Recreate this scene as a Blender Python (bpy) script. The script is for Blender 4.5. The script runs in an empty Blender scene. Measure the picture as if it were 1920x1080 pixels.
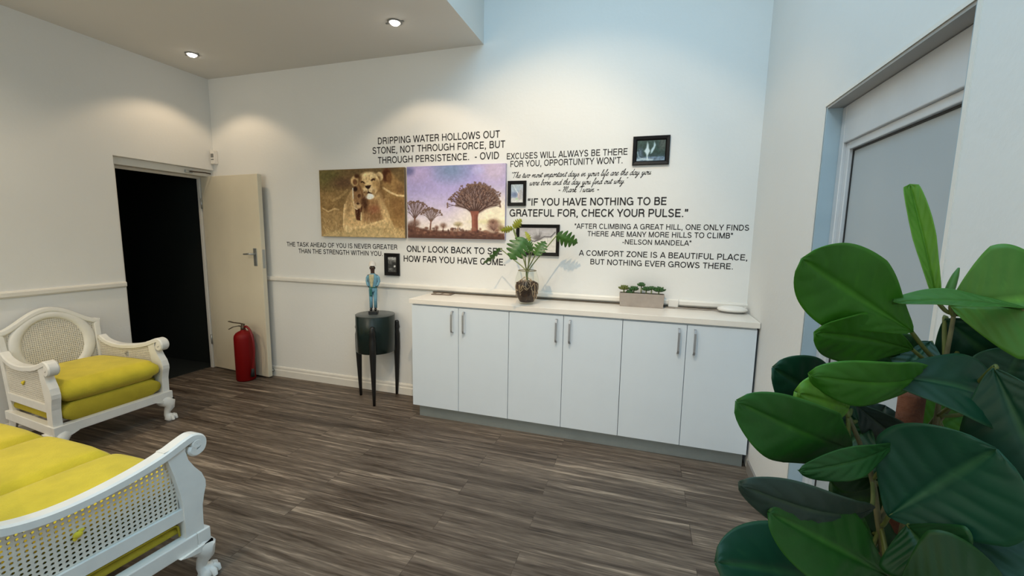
import bpy, bmesh, math, random
import numpy as np
from mathutils import Vector, Matrix

random.seed(7)
rng = np.random.default_rng(7)
PI = math.pi
scene = bpy.context.scene
COL = scene.collection

# ------------------------------------------------------------------ camera
CAM = Vector((4.13332, -3.20774, 1.45252))
CR = Vector((0.95383342, 0.29989244, 0.01631993))
CU = Vector((-0.05332068, 0.11561454, 0.99186198))
CF = Vector((-0.29556509, 0.94694129, -0.12626748))
FPX = 786.256
cam_data = bpy.data.cameras.new('camera')
cam_data.sensor_width = 36.0
cam_data.lens = FPX * 36.0 / 1920.0
cam_data.clip_start = 0.02
cam = bpy.data.objects.new('camera', cam_data)
COL.objects.link(cam)
mw = Matrix.Identity(4)
for i in range(3):
    mw[i][0] = CR[i]; mw[i][1] = CU[i]; mw[i][2] = -CF[i]; mw[i][3] = CAM[i]
cam.matrix_world = mw
scene.camera = cam

# ------------------------------------------------------------------ view + world
scene.view_settings.view_transform = 'Standard'
scene.view_settings.look = 'None'
scene.view_settings.exposure = 0.0
scene.view_settings.gamma = 1.0
scene.view_settings.use_curve_mapping = False
world = bpy.data.worlds.new('world')
scene.world = world
world.use_nodes = True
world.node_tree.nodes['Background'].inputs[0].default_value = (0.62, 0.78, 0.95, 1)
world.node_tree.nodes['Background'].inputs[1].default_value = 0.6

# ------------------------------------------------------------------ lights
def area_light(name, loc, aim, sx, sy, power, col):
    d = bpy.data.lights.new(name, 'AREA'); d.shape = 'RECTANGLE'; d.size = sx; d.size_y = sy
    d.energy = power; d.color = col
    o = bpy.data.objects.new(name, d); COL.objects.link(o); o.location = loc
    o.rotation_euler = (Vector(aim) - Vector(loc)).to_track_quat('-Z', 'Y').to_euler()
    return o
def spot_light(name, loc, aim, deg, blend, power, col, size=0.03):
    d = bpy.data.lights.new(name, 'SPOT'); d.spot_size = math.radians(deg); d.spot_blend = blend
    d.energy = power; d.color = col; d.shadow_soft_size = size
    o = bpy.data.objects.new(name, d); COL.objects.link(o); o.location = loc
    o.rotation_euler = (Vector(aim) - Vector(loc)).to_track_quat('-Z', 'Y').to_euler()
    return o
WARM = (1.0, 0.76, 0.50)
DAY = (0.42, 0.74, 1.0)
# daylight: roof light over the raised bay, and the glazed entrance behind the photographer
area_light('skylight', (3.85, -2.6, 3.78), (3.85, -2.6, 0), 1.7, 3.2, 58, DAY)
area_light('entrance_daylight', (3.6, -6.2, 1.7), (3.0, 0, 1.2), 2.2, 2.2, 20, (0.70, 0.88, 1.0))
# warm fill added behind, left, to lift the upper left wall
area_light('left_fill', (1.0, -6.2, 1.7), (0.6, 0, 2.3), 1.6, 2.0, 28, (1.0, 0.92, 0.74))
# warm accent spotlight in the raised bay washing the quotes
spot_light('accent_spot', (3.6, -2.2, 3.65), (3.38, 0, 1.30), 54, 0.7, 125, (1.0, 0.70, 0.38), 0.02)
spot_light('accent_spill', (3.6, -2.2, 3.65), (3.6, -1.2, 2.32), 72, 0.30, 52, (1.0, 0.72, 0.42), 0.02)
# added warm fill spots without fixtures, set out like further downlights
for dlx, dly in ((0.455, -2.55), (2.402, -2.55), (0.455, -4.6), (2.402, -4.6)):
    spot_light('rear_fill', (dlx, dly, 2.87), (dlx, dly, 0), 150, 0.6, 46, (1.0, 0.82, 0.58), 0.03)

# ------------------------------------------------------------------ helpers
class MB:
    def __init__(self): self.bm = bmesh.new()
    def box(self, x0, x1, y0, y1, z0, z1):
        bm = self.bm
        v = [bm.verts.new(p) for p in ((x0,y0,z0),(x1,y0,z0),(x1,y1,z0),(x0,y1,z0),(x0,y0,z1),(x1,y0,z1),(x1,y1,z1),(x0,y1,z1))]
        for f in ((0,3,2,1),(4,5,6,7),(0,1,5,4),(1,2,6,5),(2,3,7,6),(3,0,4,7)): bm.faces.new([v[i] for i in f])
        return self
    def prism(self, pts, axis, a0, a1):
        """polygon pts (2-D) extruded along axis between a0 and a1"""
        bm = self.bm
        def mk(p, a):
            if axis == 'x': return (a, p[0], p[1])
            if axis == 'y': return (p[0], a, p[1])
            return (p[0], p[1], a)
        A = [bm.verts.new(mk(p, a0)) for p in pts]; B = [bm.verts.new(mk(p, a1)) for p in pts]
        bm.faces.new(A); bm.faces.new(B[::-1])
        n = len(pts)
        for i in range(n):
            bm.faces.new((A[i], A[(i+1) % n], B[(i+1) % n], B[i]))
        return self
    def lathe(self, prof, c=(0,0,0), seg=32, cap=True):
        bm = self.bm; rings = []
        for r, z in prof:
            rings.append([bm.verts.new((c[0]+r*math.cos(2*PI*i/seg), c[1]+r*math.sin(2*PI*i/seg), c[2]+z)) for i in range(seg)])
        for a, b in zip(rings, rings[1:]):
            for i in range(seg):
                j = (i+1) % seg
                bm.faces.new((a[i], a[j], b[j], b[i]))
        if cap:
            bm.faces.new(rings[0][::-1]); bm.faces.new(rings[-1])
        return self
    def tube(self, path, rad, seg=10, flat=1.0, cap=True):
        bm = self.bm; path = [Vector(p) for p in path]; n = len(path)
        if not hasattr(rad, '__len__'): rad = [rad]*n
        rings = []; prev = None
        for i, p in enumerate(path):
            t = (path[min(i+1, n-1)] - path[max(i-1, 0)]).normalized()
            if prev is None:
                ref = Vector((0,0,1)) if abs(t.z) < 0.9 else Vector((1,0,0))
                u = t.cross(ref).normalized()
            else:
                u = (prev - t*prev.dot(t)).normalized()
            prev = u; w = t.cross(u)
            rings.append([bm.verts.new(p + u*(math.cos(2*PI*k/seg)*rad[i]) + w*(math.sin(2*PI*k/seg)*rad[i]*flat)) for k in range(seg)])
        for a, b in zip(rings, rings[1:]):
            for i in range(seg):
                j = (i+1) % seg; bm.faces.new((a[i], a[j], b[j], b[i]))
        if cap:
            bm.faces.new(rings[0][::-1]); bm.faces.new(rings[-1])
        return self
    def sweep(self, path, normal_axis, w, h):
        """rectangular section; path in the plane perpendicular to normal_axis; w across the axis, h in the plane"""
        bm = self.bm; path = [Vector(p) for p in path]; n = len(path)
        N = Vector(normal_axis); hs = h if hasattr(h, '__len__') else [h]*n
        rings = []
        for i, p in enumerate(path):
            t = (path[min(i+1, n-1)] - path[max(i-1, 0)]).normalized(); m = N.cross(t).normalized()
            b = [(-1,-1),(1,-1),(1,.55),(.72,1),(-.72,1),(-1,.55)]
            rings.append([bm.verts.new(p + N*(w/2*a) + m*(hs[i]/2*c)) for a, c in b])
        for a, b in zip(rings, rings[1:]):
            for i in range(6):
                j = (i+1) % 6; bm.faces.new((a[i], a[j], b[j], b[i]))
        bm.faces.new(rings[0][::-1]); bm.faces.new(rings[-1])
        return self
    def ball(self, c, rx, ry=None, rz=None, seg=14, rings=9):
        ry = ry or rx; rz = rz or rx; bm = self.bm
        rows = []
        for j in range(1, rings):
            th = PI*j/rings
            rows.append([bm.verts.new((c[0]+rx*math.sin(th)*math.cos(2*PI*i/seg), c[1]+ry*math.sin(th)*math.sin(2*PI*i/seg), c[2]+rz*math.cos(th))) for i in range(seg)])
        top = bm.verts.new((c[0], c[1], c[2]+rz)); bot = bm.verts.new((c[0], c[1], c[2]-rz))
        for a, b in zip(rows, rows[1:]):
            for i in range(seg):
                j = (i+1) % seg; bm.faces.new((a[j], a[i], b[i], b[j]))
        for i in range(seg):
            j = (i+1) % seg
            bm.faces.new((top, rows[0][i], rows[0][j])); bm.faces.new((rows[-1][j], rows[-1][i], bot))
        return self
    def grid(self, fn, nu, nv):
        bm = self.bm
        V = [[bm.verts.new(fn(i/nu, j/nv)) for j in range(nv+1)] for i in range(nu+1)]
        for i in range(nu):
            for j in range(nv):
                bm.faces.new((V[i][j], V[i+1][j], V[i+1][j+1], V[i][j+1]))
        return self
    def build(self, name, mat, parent=None, loc=None, smooth=False, bevel=0.0, solid=0.0, subsurf=0, fixn=True, autos=None):
        bm = self.bm
        if fixn: bmesh.ops.recalc_face_normals(bm, faces=bm.faces)
        me = bpy.data.meshes.new(name); bm.to_mesh(me); bm.free()
        return link_mesh(name, me, mat, parent, loc, smooth, bevel, solid, subsurf, autos)

def link_mesh(name, me, mat, parent=None, loc=None, smooth=False, bevel=0.0, solid=0.0, subsurf=0, autos=None):
    if mat is not None: me.materials.append(mat)
    if smooth or autos: me.polygons.foreach_set('use_smooth', [True]*len(me.polygons))
    if autos: me.set_sharp_from_angle(angle=math.radians(autos))
    o = bpy.data.objects.new(name, me); COL.objects.link(o)
    if parent: o.parent = parent
    if loc is not None: o.location = loc
    if solid:
        m = o.modifiers.new('solid', 'SOLIDIFY'); m.thickness = solid; m.offset = 0
    if bevel:
        m = o.modifiers.new('bevel', 'BEVEL'); m.width = bevel; m.segments = 2; m.limit_method = 'ANGLE'; m.angle_limit = math.radians(40)
    if subsurf:
        m = o.modifiers.new('sub', 'SUBSURF'); m.levels = subsurf; m.render_levels = subsurf
    return o

def tag(o, label=None, cat=None, group=None, kind=None):
    if label: o['label'] = label
    if cat: o['category'] = cat
    if group: o['group'] = group
    if kind: o['kind'] = kind
    return o
def thing(name, label, cat, loc=(0,0,0), rotz=0.0, group=None):
    o = bpy.data.objects.new(name, None); COL.objects.link(o); o.empty_display_size = 0.05
    o.location = loc; o.rotation_euler = (0,0,rotz)
    return tag(o, label, cat, group)
def struct(o): o['kind'] = 'structure'; return o

def ray(px, py): return CF + CR*((px-960)/FPX) - CU*((py-540)/FPX)
def on(px, py, ax, v):
    d = ray(px, py); return CAM + d*((v-CAM[ax])/d[ax])
def at(px, py, dist): return CAM + ray(px, py)*dist
def smooth_path(pts, n=6):
    """Catmull-Rom through the points"""
    P = [Vector(p) for p in pts]; P = [P[0]*2-P[1]] + P + [P[-1]*2-P[-2]]; out = []
    for i in range(1, len(P)-2):
        a, b, c, d = P[i-1:i+3]
        for k in range(n):
            t = k/n
            out.append(0.5*((2*b) + (c-a)*t + (2*a-5*b+4*c-d)*t*t + (3*b-a-3*c+d)*t**3))
    out.append(P[-2]); return out

# ------------------------------------------------------------------ materials
def mat(name, col, rough=0.5, metal=0.0, noise=0.0, nscale=8.0, bump=0.0, bscale=60.0, spec=0.5, trans=0.0, emit=0.0, sheen=0.0, coat=0.0):
    m = bpy.data.materials.new(name); m.use_nodes = True
    nt = m.node_tree; b = nt.nodes['Principled BSDF']
    b.inputs['Base Color'].default_value = (*col, 1); b.inputs['Roughness'].default_value = rough
    b.inputs['Metallic'].default_value = metal; b.inputs['Specular IOR Level'].default_value = spec
    b.inputs['Transmission Weight'].default_value = trans
    b.inputs['Coat Weight'].default_value = coat
    if sheen: b.inputs['Sheen Weight'].default_value = sheen
    if emit:
        b.inputs['Emission Color'].default_value = (*col, 1); b.inputs['Emission Strength'].default_value = emit
    tc = nt.nodes.new('ShaderNodeTexCoord')
    if noise:
        n = nt.nodes.new('ShaderNodeTexNoise'); n.inputs['Scale'].default_value = nscale; n.inputs['Detail'].default_value = 5
        r = nt.nodes.new('ShaderNodeMapRange'); r.inputs[1].default_value = 0.3; r.inputs[2].default_value = 0.7
        r.inputs[3].default_value = 1-noise; r.inputs[4].default_value = 1+noise
        mx = nt.nodes.new('ShaderNodeMix'); mx.data_type = 'RGBA'; mx.blend_type = 'MULTIPLY'; mx.inputs[0].default_value = 1
        mx.inputs[6].default_value = (*col, 1)
        nt.links.new(tc.outputs['Object'], n.inputs['Vector']); nt.links.new(n.outputs['Fac'], r.inputs[0])
        nt.links.new(r.outputs[0], mx.inputs[7]); nt.links.new(mx.outputs[2], b.inputs['Base Color'])
    if bump:
        n2 = nt.nodes.new('ShaderNodeTexNoise'); n2.inputs['Scale'].default_value = bscale; n2.inputs['Detail'].default_value = 3
        bp = nt.nodes.new('ShaderNodeBump'); bp.inputs['Strength'].default_value = bump; bp.inputs['Distance'].default_value = 0.01
        nt.links.new(tc.outputs['Object'], n2.inputs['Vector']); nt.links.new(n2.outputs['Fac'], bp.inputs['Height'])
        nt.links.new(bp.outputs[0], b.inputs['Normal'])
    return m

M_WALL = mat('wall_paint', (0.79, 0.785, 0.76), 0.62, noise=0.015, nscale=1.5, bump=0.08, bscale=45, spec=0.3)
M_CEIL = mat('ceiling_paint', (0.74, 0.72, 0.68), 0.75, noise=0.015, nscale=1.2, spec=0.25)
M_TRIM = mat('trim_paint', (0.78, 0.75, 0.69), 0.4, noise=0.02)
M_DOOR = mat('door_paint', (0.76, 0.685, 0.53), 0.45, noise=0.04, nscale=3)
M_HALLDARK = mat('unlit_hall_dark', (0.012, 0.016, 0.014), 0.8)  # near-black stands for the lack of light in the hall
M_CAB = mat('cabinet_white', (0.71, 0.775, 0.83), 0.28, noise=0.01)
M_COUNTER = mat('worktop_white', (0.86, 0.80, 0.72), 0.22, noise=0.02)
M_GAP = mat('cabinet_edge_dark', (0.03, 0.035, 0.04), 0.6)
M_STEEL = mat('brushed_steel', (0.42, 0.44, 0.44), 0.38, metal=0.75, noise=0.05, nscale=20)
M_PLINTH = mat('plinth_metal', (0.36, 0.41, 0.41), 0.4, metal=0.6, noise=0.05)
M_HANDLE = mat('handle_steel', (0.40, 0.41, 0.43), 0.35, metal=0.6)
M_ALU = mat('window_aluminium', (0.62, 0.65, 0.68), 0.4, metal=0.25, noise=0.03)
M_JAMB = mat('jamb_blue_grey', (0.36, 0.47, 0.54), 0.5, noise=0.03)
M_GLASS = mat('frosted_glass', (0.42, 0.47, 0.50), 0.35, noise=0.03, nscale=2, spec=0.5)
M_RUBBER = mat('black_rubber', (0.015, 0.015, 0.015), 0.6)
M_BLACK = mat('black_lacquer', (0.010, 0.010, 0.010), 0.35, noise=0.1)
M_FRAMEBLACK = mat('black_frame_wood', (0.006, 0.0055, 0.0055), 0.45, noise=0.1, spec=0.2)
M_INK = mat('lettering_vinyl', (0.025, 0.023, 0.024), 0.6)
M_WHITEWOOD = mat('white_painted_wood', (0.80, 0.79, 0.75), 0.35, noise=0.035, nscale=14, bump=0.04, bscale=30)
M_CANE = mat('painted_cane', (0.74, 0.70, 0.61), 0.5, noise=0.05, nscale=40)
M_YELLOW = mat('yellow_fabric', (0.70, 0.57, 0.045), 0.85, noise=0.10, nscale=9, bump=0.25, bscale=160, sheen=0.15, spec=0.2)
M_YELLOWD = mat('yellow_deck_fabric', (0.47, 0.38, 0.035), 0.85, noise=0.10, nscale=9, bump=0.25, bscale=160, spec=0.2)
M_RED = mat('extinguisher_red', (0.20, 0.0015, 0.002), 0.5, noise=0.03, spec=0.25)
M_REDHOSE = mat('hose_red', (0.20, 0.006, 0.008), 0.5)
M_BRASS = mat('dark_valve_metal', (0.08, 0.055, 0.035), 0.4, metal=0.5)
M_DRUM = mat('dark_green_lacquer', (0.006, 0.017, 0.015), 0.25, noise=0.1, nscale=5)
M_DRUMTOP = mat('grey_green_top', (0.075, 0.085, 0.082), 0.3, noise=0.05)
M_PLASTIC = mat('white_plastic', (0.80, 0.77, 0.72), 0.4)
M_GREYP = mat('grey_plastic', (0.20, 0.20, 0.19), 0.5)
M_POT = mat('grey_cement', (0.36, 0.31, 0.27), 0.85, noise=0.08, nscale=18, bump=0.15, bscale=70)
M_SOIL = mat('dark_soil', (0.050, 0.024, 0.012), 0.9, noise=0.5, nscale=45, bump=0.8, bscale=60)
M_ROOT = mat('pale_root', (0.45, 0.32, 0.20), 0.7, noise=0.15, nscale=30)
M_STEM = mat('green_stem', (0.20, 0.24, 0.09), 0.55, noise=0.15, nscale=20)
M_LEAF1 = mat('lobed_leaf_green', (0.040, 0.115, 0.012), 0.45, noise=0.25, nscale=22)
M_LEAFY = mat('lobed_leaf_yellow', (0.30, 0.31, 0.02), 0.5, noise=0.2, nscale=22)
M_SUCC = mat('succulent_green', (0.025, 0.085, 0.016), 0.5, noise=0.3, nscale=40)
M_SUCC2 = mat('succulent_olive', (0.10, 0.12, 0.02), 0.5, noise=0.3, nscale=40)
M_BARK = mat('brown_stake_bark', (0.13, 0.045, 0.020), 0.85, noise=0.35, nscale=35, bump=0.8, bscale=45)
M_TWIG = mat('fig_stem', (0.11, 0.105, 0.045), 0.7, noise=0.3, nscale=40)
M_PINK = mat('figurine_helmet_cream', (0.74, 0.69, 0.62), 0.5, noise=0.05, nscale=30)
M_SKIN = mat('figurine_dark_brown', (0.055, 0.022, 0.012), 0.5, noise=0.1, nscale=40)
M_BLUE = mat('figurine_blue', (0.17, 0.36, 0.46), 0.5, noise=0.12, nscale=40)
M_TEAL = mat('figurine_teal', (0.03, 0.16, 0.14), 0.5, noise=0.15, nscale=40)
M_SHIRT = mat('figurine_shirt', (0.50, 0.44, 0.25), 0.5, noise=0.2, nscale=60)
M_BOOK = mat('brochure_brown', (0.12, 0.075, 0.05), 0.35, noise=0.3, nscale=25)
M_BOOKP = mat('brochure_picture', (0.55, 0.48, 0.40), 0.35, noise=0.3, nscale=40)
M_LAMP = mat('lamp_lens', (1.0, 0.93, 0.82), 0.4, emit=14)

def clear_glass(name):
    m = bpy.data.materials.new(name); m.use_nodes = True; nt = m.node_tree; b = nt.nodes['Principled BSDF']
    b.inputs['Base Color'].default_value = (0.93, 0.96, 0.93, 1); b.inputs['Roughness'].default_value = 0.02
    b.inputs['Transmission Weight'].default_value = 1.0; b.inputs['IOR'].default_value = 1.12
    return m
M_VASE = clear_glass('clear_glass')

def wood_floor():
    m = bpy.data.materials.new('grey_brown_wood_planks'); m.use_nodes = True
    nt = m.node_tree; L = nt.links; b = nt.nodes['Principled BSDF']
    N = lambda t: nt.nodes.new('ShaderNode'+t)
    tc = N('TexCoord')
    # planks run along x
    br = N('TexBrick'); br.inputs['Scale'].default_value = 1.0
    br.inputs['Brick Width'].default_value = 1.22; br.inputs['Row Height'].default_value = 0.15
    br.inputs['Mortar Size'].default_value = 0.0012; br.inputs['Mortar Smooth'].default_value = 0.1
    br.inputs['Color1'].default_value = (0.0, 0.0, 0.0, 1); br.inputs['Color2'].default_value = (1, 1, 1, 1); br.inputs['Mortar'].default_value = (0.5, 0.5, 0.5, 1)
    br.offset = 0.37; br.inputs['Bias'].default_value = 0.0
    L.new(tc.outputs['Object'], br.inputs['Vector'])
    sep = N('SeparateColor'); L.new(br.outputs['Color'], sep.inputs[0])
    # grain coordinates: stretched along x, shifted per plank
    mul = N('VectorMath'); mul.operation = 'MULTIPLY'; mul.inputs[1].default_value = (0.95, 19.0, 1.0)
    L.new(tc.outputs['Object'], mul.inputs[0])
    comb = N('CombineXYZ'); sc = N('Math'); sc.operation = 'MULTIPLY'; sc.inputs[1].default_value = 37.0
    L.new(sep.outputs[0], sc.inputs[0]); L.new(sc.outputs[0], comb.inputs[2])
    add = N('VectorMath'); L.new(mul.outputs[0], add.inputs[0]); L.new(comb.outputs[0], add.inputs[1])
    n1 = N('TexNoise'); n1.inputs['Scale'].default_value = 1.3; n1.inputs['Detail'].default_value = 7; n1.inputs['Roughness'].default_value = 0.62; n1.inputs['Distortion'].default_value = 0.8
    L.new(add.outputs[0], n1.inputs['Vector'])
    mul2 = N('VectorMath'); mul2.operation = 'MULTIPLY'; mul2.inputs[1].default_value = (9.0, 120.0, 1.0)
    L.new(tc.outputs['Object'], mul2.inputs[0])
    n2 = N('TexNoise'); n2.inputs['Scale'].default_value = 1.0; n2.inputs['Detail'].default_value = 4
    L.new(mul2.outputs[0], n2.inputs['Vector'])
    mixf = N('Math'); mixf.operation = 'MULTIPLY_ADD'; mixf.inputs[1].default_value = 0.32
    L.new(n2.outputs['Fac'], mixf.inputs[0]); L.new(n1.outputs['Fac'], mixf.inputs[2])
    pl = N('Math'); pl.operation = 'MULTIPLY_ADD'; pl.inputs[1].default_value = 0.045
    L.new(sep.outputs[0], pl.inputs[0]); L.new(mixf.outputs[0], pl.inputs[2])
    cr = N('ValToRGB'); e = cr.color_ramp.elements
    e[0].position = 0.47; e[0].color = (0.024, 0.015, 0.010, 1)
    e[1].position = 0.88; e[1].color = (0.36, 0.285, 0.215, 1)
    k = e.new(0.58); k.color = (0.074, 0.053, 0.038, 1)
    k = e.new(0.68); k.color = (0.120, 0.091, 0.069, 1)
    k = e.new(0.77); k.color = (0.175, 0.135, 0.102, 1)
    L.new(pl.outputs[0], cr.inputs[0])
    dk = N('Mix'); dk.data_type = 'RGBA'; dk.blend_type = 'MULTIPLY'
    dk.inputs[7].default_value = (0.45, 0.42, 0.40, 1)
    L.new(br.outputs['Fac'], dk.inputs[0]); L.new(cr.outputs[0], dk.inputs[6])
    L.new(dk.outputs[2], b.inputs['Base Color'])
    rr = N('MapRange'); rr.inputs[3].default_value = 0.42; rr.inputs[4].default_value = 0.62
    L.new(n1.outputs['Fac'], rr.inputs[0]); L.new(rr.outputs[0], b.inputs['Roughness'])
    b.inputs['Specular IOR Level'].default_value = 0.4
    bp = N('Bump'); bp.inputs['Strength'].default_value = 0.12; bp.inputs['Distance'].default_value = 0.004
    L.new(mixf.outputs[0], bp.inputs['Height']); L.new(bp.outputs[0], b.inputs['Normal'])
    return m
M_FLOOR = wood_floor()

def attr_mat(name, rough, coat=0.0, spec=0.5):
    m = bpy.data.materials.new(name); m.use_nodes = True; nt = m.node_tree; b = nt.nodes['Principled BSDF']
    a = nt.nodes.new('ShaderNodeVertexColor'); a.layer_name = 'pigment'
    nt.links.new(a.outputs['Color'], b.inputs['Base Color']); b.inputs['Roughness'].default_value = rough
    b.inputs['Coat Weight'].default_value = coat; b.inputs['Specular IOR Level'].default_value = spec
    return m
M_PRINT = attr_mat('printed_canvas', 0.75, spec=0.2)
M_PHOTO = attr_mat('glazed_photo_print', 0.3)

# ------------------------------------------------------------------ room shell
W = 4.8297; H = 2.9006; HH = 3.85; DX = 2.8727; YB = -6.6
Y1, Y2, HD = -0.8451, -0.0055, 2.0373        # doorway in the left wall
YA, YC, HA = -1.0640, -1.9119, 2.004         # recessed glazed door in the right wall
T = 0.20
struct(MB().box(-2.6, W+0.35, YB-0.2, 0.25, -0.1, 0).build('floor', M_FLOOR))
struct(MB().box(-T, W+0.35, 0, 0.2, 0, HH+0.1).build('wall_back', M_WALL))
wl = MB(); wl.box(-T, 0, YB, Y1, 0, H); wl.box(-T, 0, Y1, 0, HD, H); wl.box(-T, 0, Y2, 0, 0, HD)
struct(wl.build('wall_left', M_WALL))
RD = 0.24
wr = MB(); wr.box(W, W+RD, YA, 0, 0, HH+0.1); wr.box(W, W+RD, YC, YA, HA, HH+0.1); wr.box(W, W+RD, YB, YC, 0, HH+0.1)
struct(wr.build('wall_right', M_WALL))
struct(MB().box(-T, W+RD, YB-0.2, YB, 0, HH+0.1).build('wall_rear', M_WALL))
struct(MB().box(-T, DX, YB, 0, H, HH+0.1).build('ceiling', M_CEIL))
struct(MB().box(DX, W, YB, 0, HH, HH+0.1).build('ceiling_raised', M_CEIL))
# hall seen through the doorway, its darkness put into the colour
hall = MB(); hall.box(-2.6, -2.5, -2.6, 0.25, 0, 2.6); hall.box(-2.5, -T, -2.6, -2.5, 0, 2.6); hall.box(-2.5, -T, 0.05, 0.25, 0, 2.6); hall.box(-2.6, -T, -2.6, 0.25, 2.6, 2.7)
struct(hall.build('wall_hall', M_HALLDARK))
struct(MB().box(-2.5, -0.22, -2.5, 0.05, 0, 0.004).build('floor_hall', M_HALLDARK))
struct(MB().box(-0.222, -0.2005, -2.5, Y1-0.0, 0, 2.6).build('wall_hall_side', M_HALLDARK))

def rail_prof(z0, z1, d):   # (offset from wall, z) profile
    return [(0, z0), (d*0.6, z0+0.004), (d, z0+0.014), (d, z1-0.012), (d*0.75, z1-0.003), (0, z1)]
# chair rail and baseboards
struct(MB().prism([(-a, z) for a, z in rail_prof(0.962, 1.010, 0.022)], 'x', 0.03, W).build('trim_1', M_TRIM))
struct(MB().prism(rail_prof(0.962, 1.012, 0.022), 'y', YB, Y1-0.002).build('trim_2', M_TRIM))
bprof = [(0, 0), (0.018, 0), (0.018, 0.062), (0.013, 0.070), (0.013, 0.090), (0.007, 0.100), (0, 0.102)]
struct(MB().prism([(-a, z) for a, z in bprof], 'x', 0.03, 2.475).build('baseboard_back', M_TRIM))
struct(MB().prism(bprof, 'y', YB, Y1-0.002).build('baseboard_left', M_TRIM))
bb = MB(); bb.box(W-0.012, W, YA, -0.40, 0, 0.072); bb.box(W-0.012, W, YB, YC, 0, 0.072)
struct(bb.build('baseboard_right', mat('skirting_grey', (0.25, 0.23, 0.21), 0.6)))

# doorway frame (timber lining) in the left wall
df = MB()
df.box(-0.16, -0.05, Y1, Y2, 1.975, HD)             # head
df.box(-0.185, -0.16, Y1, Y2, 1.955, HD)            # stop
df.box(-0.16, -0.05, Y1, Y1+0.035, 0, 1.975)
df.box(-0.20, -0.165, Y2-0.035, Y2, 0, 1.975)
struct(df.build('door_frame', M_TRIM, bevel=0.003))

# open door leaf, hinged at the corner and folded against the back wall
HP = Vector((-0.155, -0.030, 0.012)); FE = Vector((0.655, -0.098, 0.012))
ang = math.atan2(FE.y-HP.y, FE.x-HP.x); LW = (FE-HP).length
d1 = struct(MB().box(0, LW, 0, 0.042, 0, 1.965).build('door_1', M_DOOR, loc=HP, bevel=0.003))
d1.rotation_euler = (0, 0, ang)
hx = LW-0.085
plate = MB().box(hx-0.022, hx+0.022, -0.006, 0.0, 1.10, 1.27).build('handle_plate', M_STEEL, d1, bevel=0.002)
lev = MB(); lev.tube([(hx, -0.006, 1.215), (hx, -0.045, 1.215)], 0.009); lev.tube([(hx+0.005, -0.045, 1.215), (hx-0.04, -0.047, 1.216), (hx-0.105, -0.045, 1.212)], [0.009, 0.009, 0.007])
lev.build('door_handle', M_STEEL, d1, smooth=True)
MB().box(LW-0.0005, LW+0.002, 0.008, 0.034, 1.08, 1.26).build('lock_plate', M_STEEL, d1)
for hz in (0.25, 1.65):
    MB().tube([(0.0, -0.008, hz), (0.0, -0.008, hz+0.1)], 0.008).build('hinge', M_STEEL, d1, smooth=True)
# door closer arm on the head of the frame
dc = thing('door_closer', 'thin metal closer arm across the head of the dark doorway', 'door closer', (-0.045, -0.22, 1.985))
MB().box(-0.004, 0.012, -0.035, 0.03, 0.0, 0.028).build('closer_bracket', M_STEEL, dc, bevel=0.003)
MB().tube([(0.018, 0.0, 0.016), (0.05, 0.12, 0.018), (0.066, 0.165, 0.012)], 0.006).build('closer_arm', M_BRASS, dc, smooth=True)

# ------------------------------------------------------------------ recessed glazed door in the right wall
d2 = MB()
x0 = W+0.055
lin = MB(); lin.box(W+0.001, W+RD, YA-0.010, YA, 0, HA); lin.box(W+0.001, W+RD, YC, YC+0.010, 0, HA)
struct(lin.build('door_lining', M_JAMB))
struct(MB().box(W+0.001, W+RD, YC+0.010, YA-0.010, HA-0.010, HA).build('door_lining_head', mat('lining_grey', (0.40, 0.40, 0.39), 0.5)))
tb = MB(); tb.box(W-0.003, W+0.002, YC-0.014, YA+0.006, HA, HA+0.012); tb.box(W-0.003, W+0.002, YC-0.014, YC, 0, HA); tb.box(W-0.003, W+0.002, YA, YA+0.006, 0, HA)
struct(tb.build('trim_3', M_TRIM))
d2 = struct(MB().box(x0, x0+0.05, YA-0.05, YA-0.012, 0.005, HA-0.012).box(x0, x0+0.05, YC+0.012, YC+0.05, 0.005, HA-0.012)
            .box(x0, x0+0.05, YC+0.05, YA-0.05, HA-0.16, HA-0.012).box(x0, x0+0.05, YC+0.05, YA-0.05, 0.005, 0.10).build('door_2', M_ALU, bevel=0.003))
ib = MB(); yi0, yi1, zi0, zi1 = YC+0.05, YA-0.05, 0.10, HA-0.16
ib.box(x0+0.012, x0+0.05, yi1-0.028, yi1, zi0, zi1).box(x0+0.012, x0+0.05, yi0, yi0+0.028, zi0, zi1)
ib.box(x0+0.012, x0+0.05, yi0+0.028, yi1-0.028, zi1-0.03, zi1).box(x0+0.012, x0+0.05, yi0+0.028, yi1-0.028, zi0, zi0+0.03)
ib.build('sash_frame', M_ALU, d2, bevel=0.003)
gk = MB(); gk.box(x0+0.026, x0+0.044, yi1-0.034, yi1-0.028, zi0+.03, zi1-.03).box(x0+0.026, x0+0.044, yi0+0.028, yi1-0.034, zi1-0.037, zi1-.03)
gk.build('gasket', M_RUBBER, d2)
MB().box(x0+0.030, x0+0.040, yi0+0.02, yi1-0.034, zi0+0.02, zi1-0.037).build('glass_pane', M_GLASS, d2)

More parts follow.
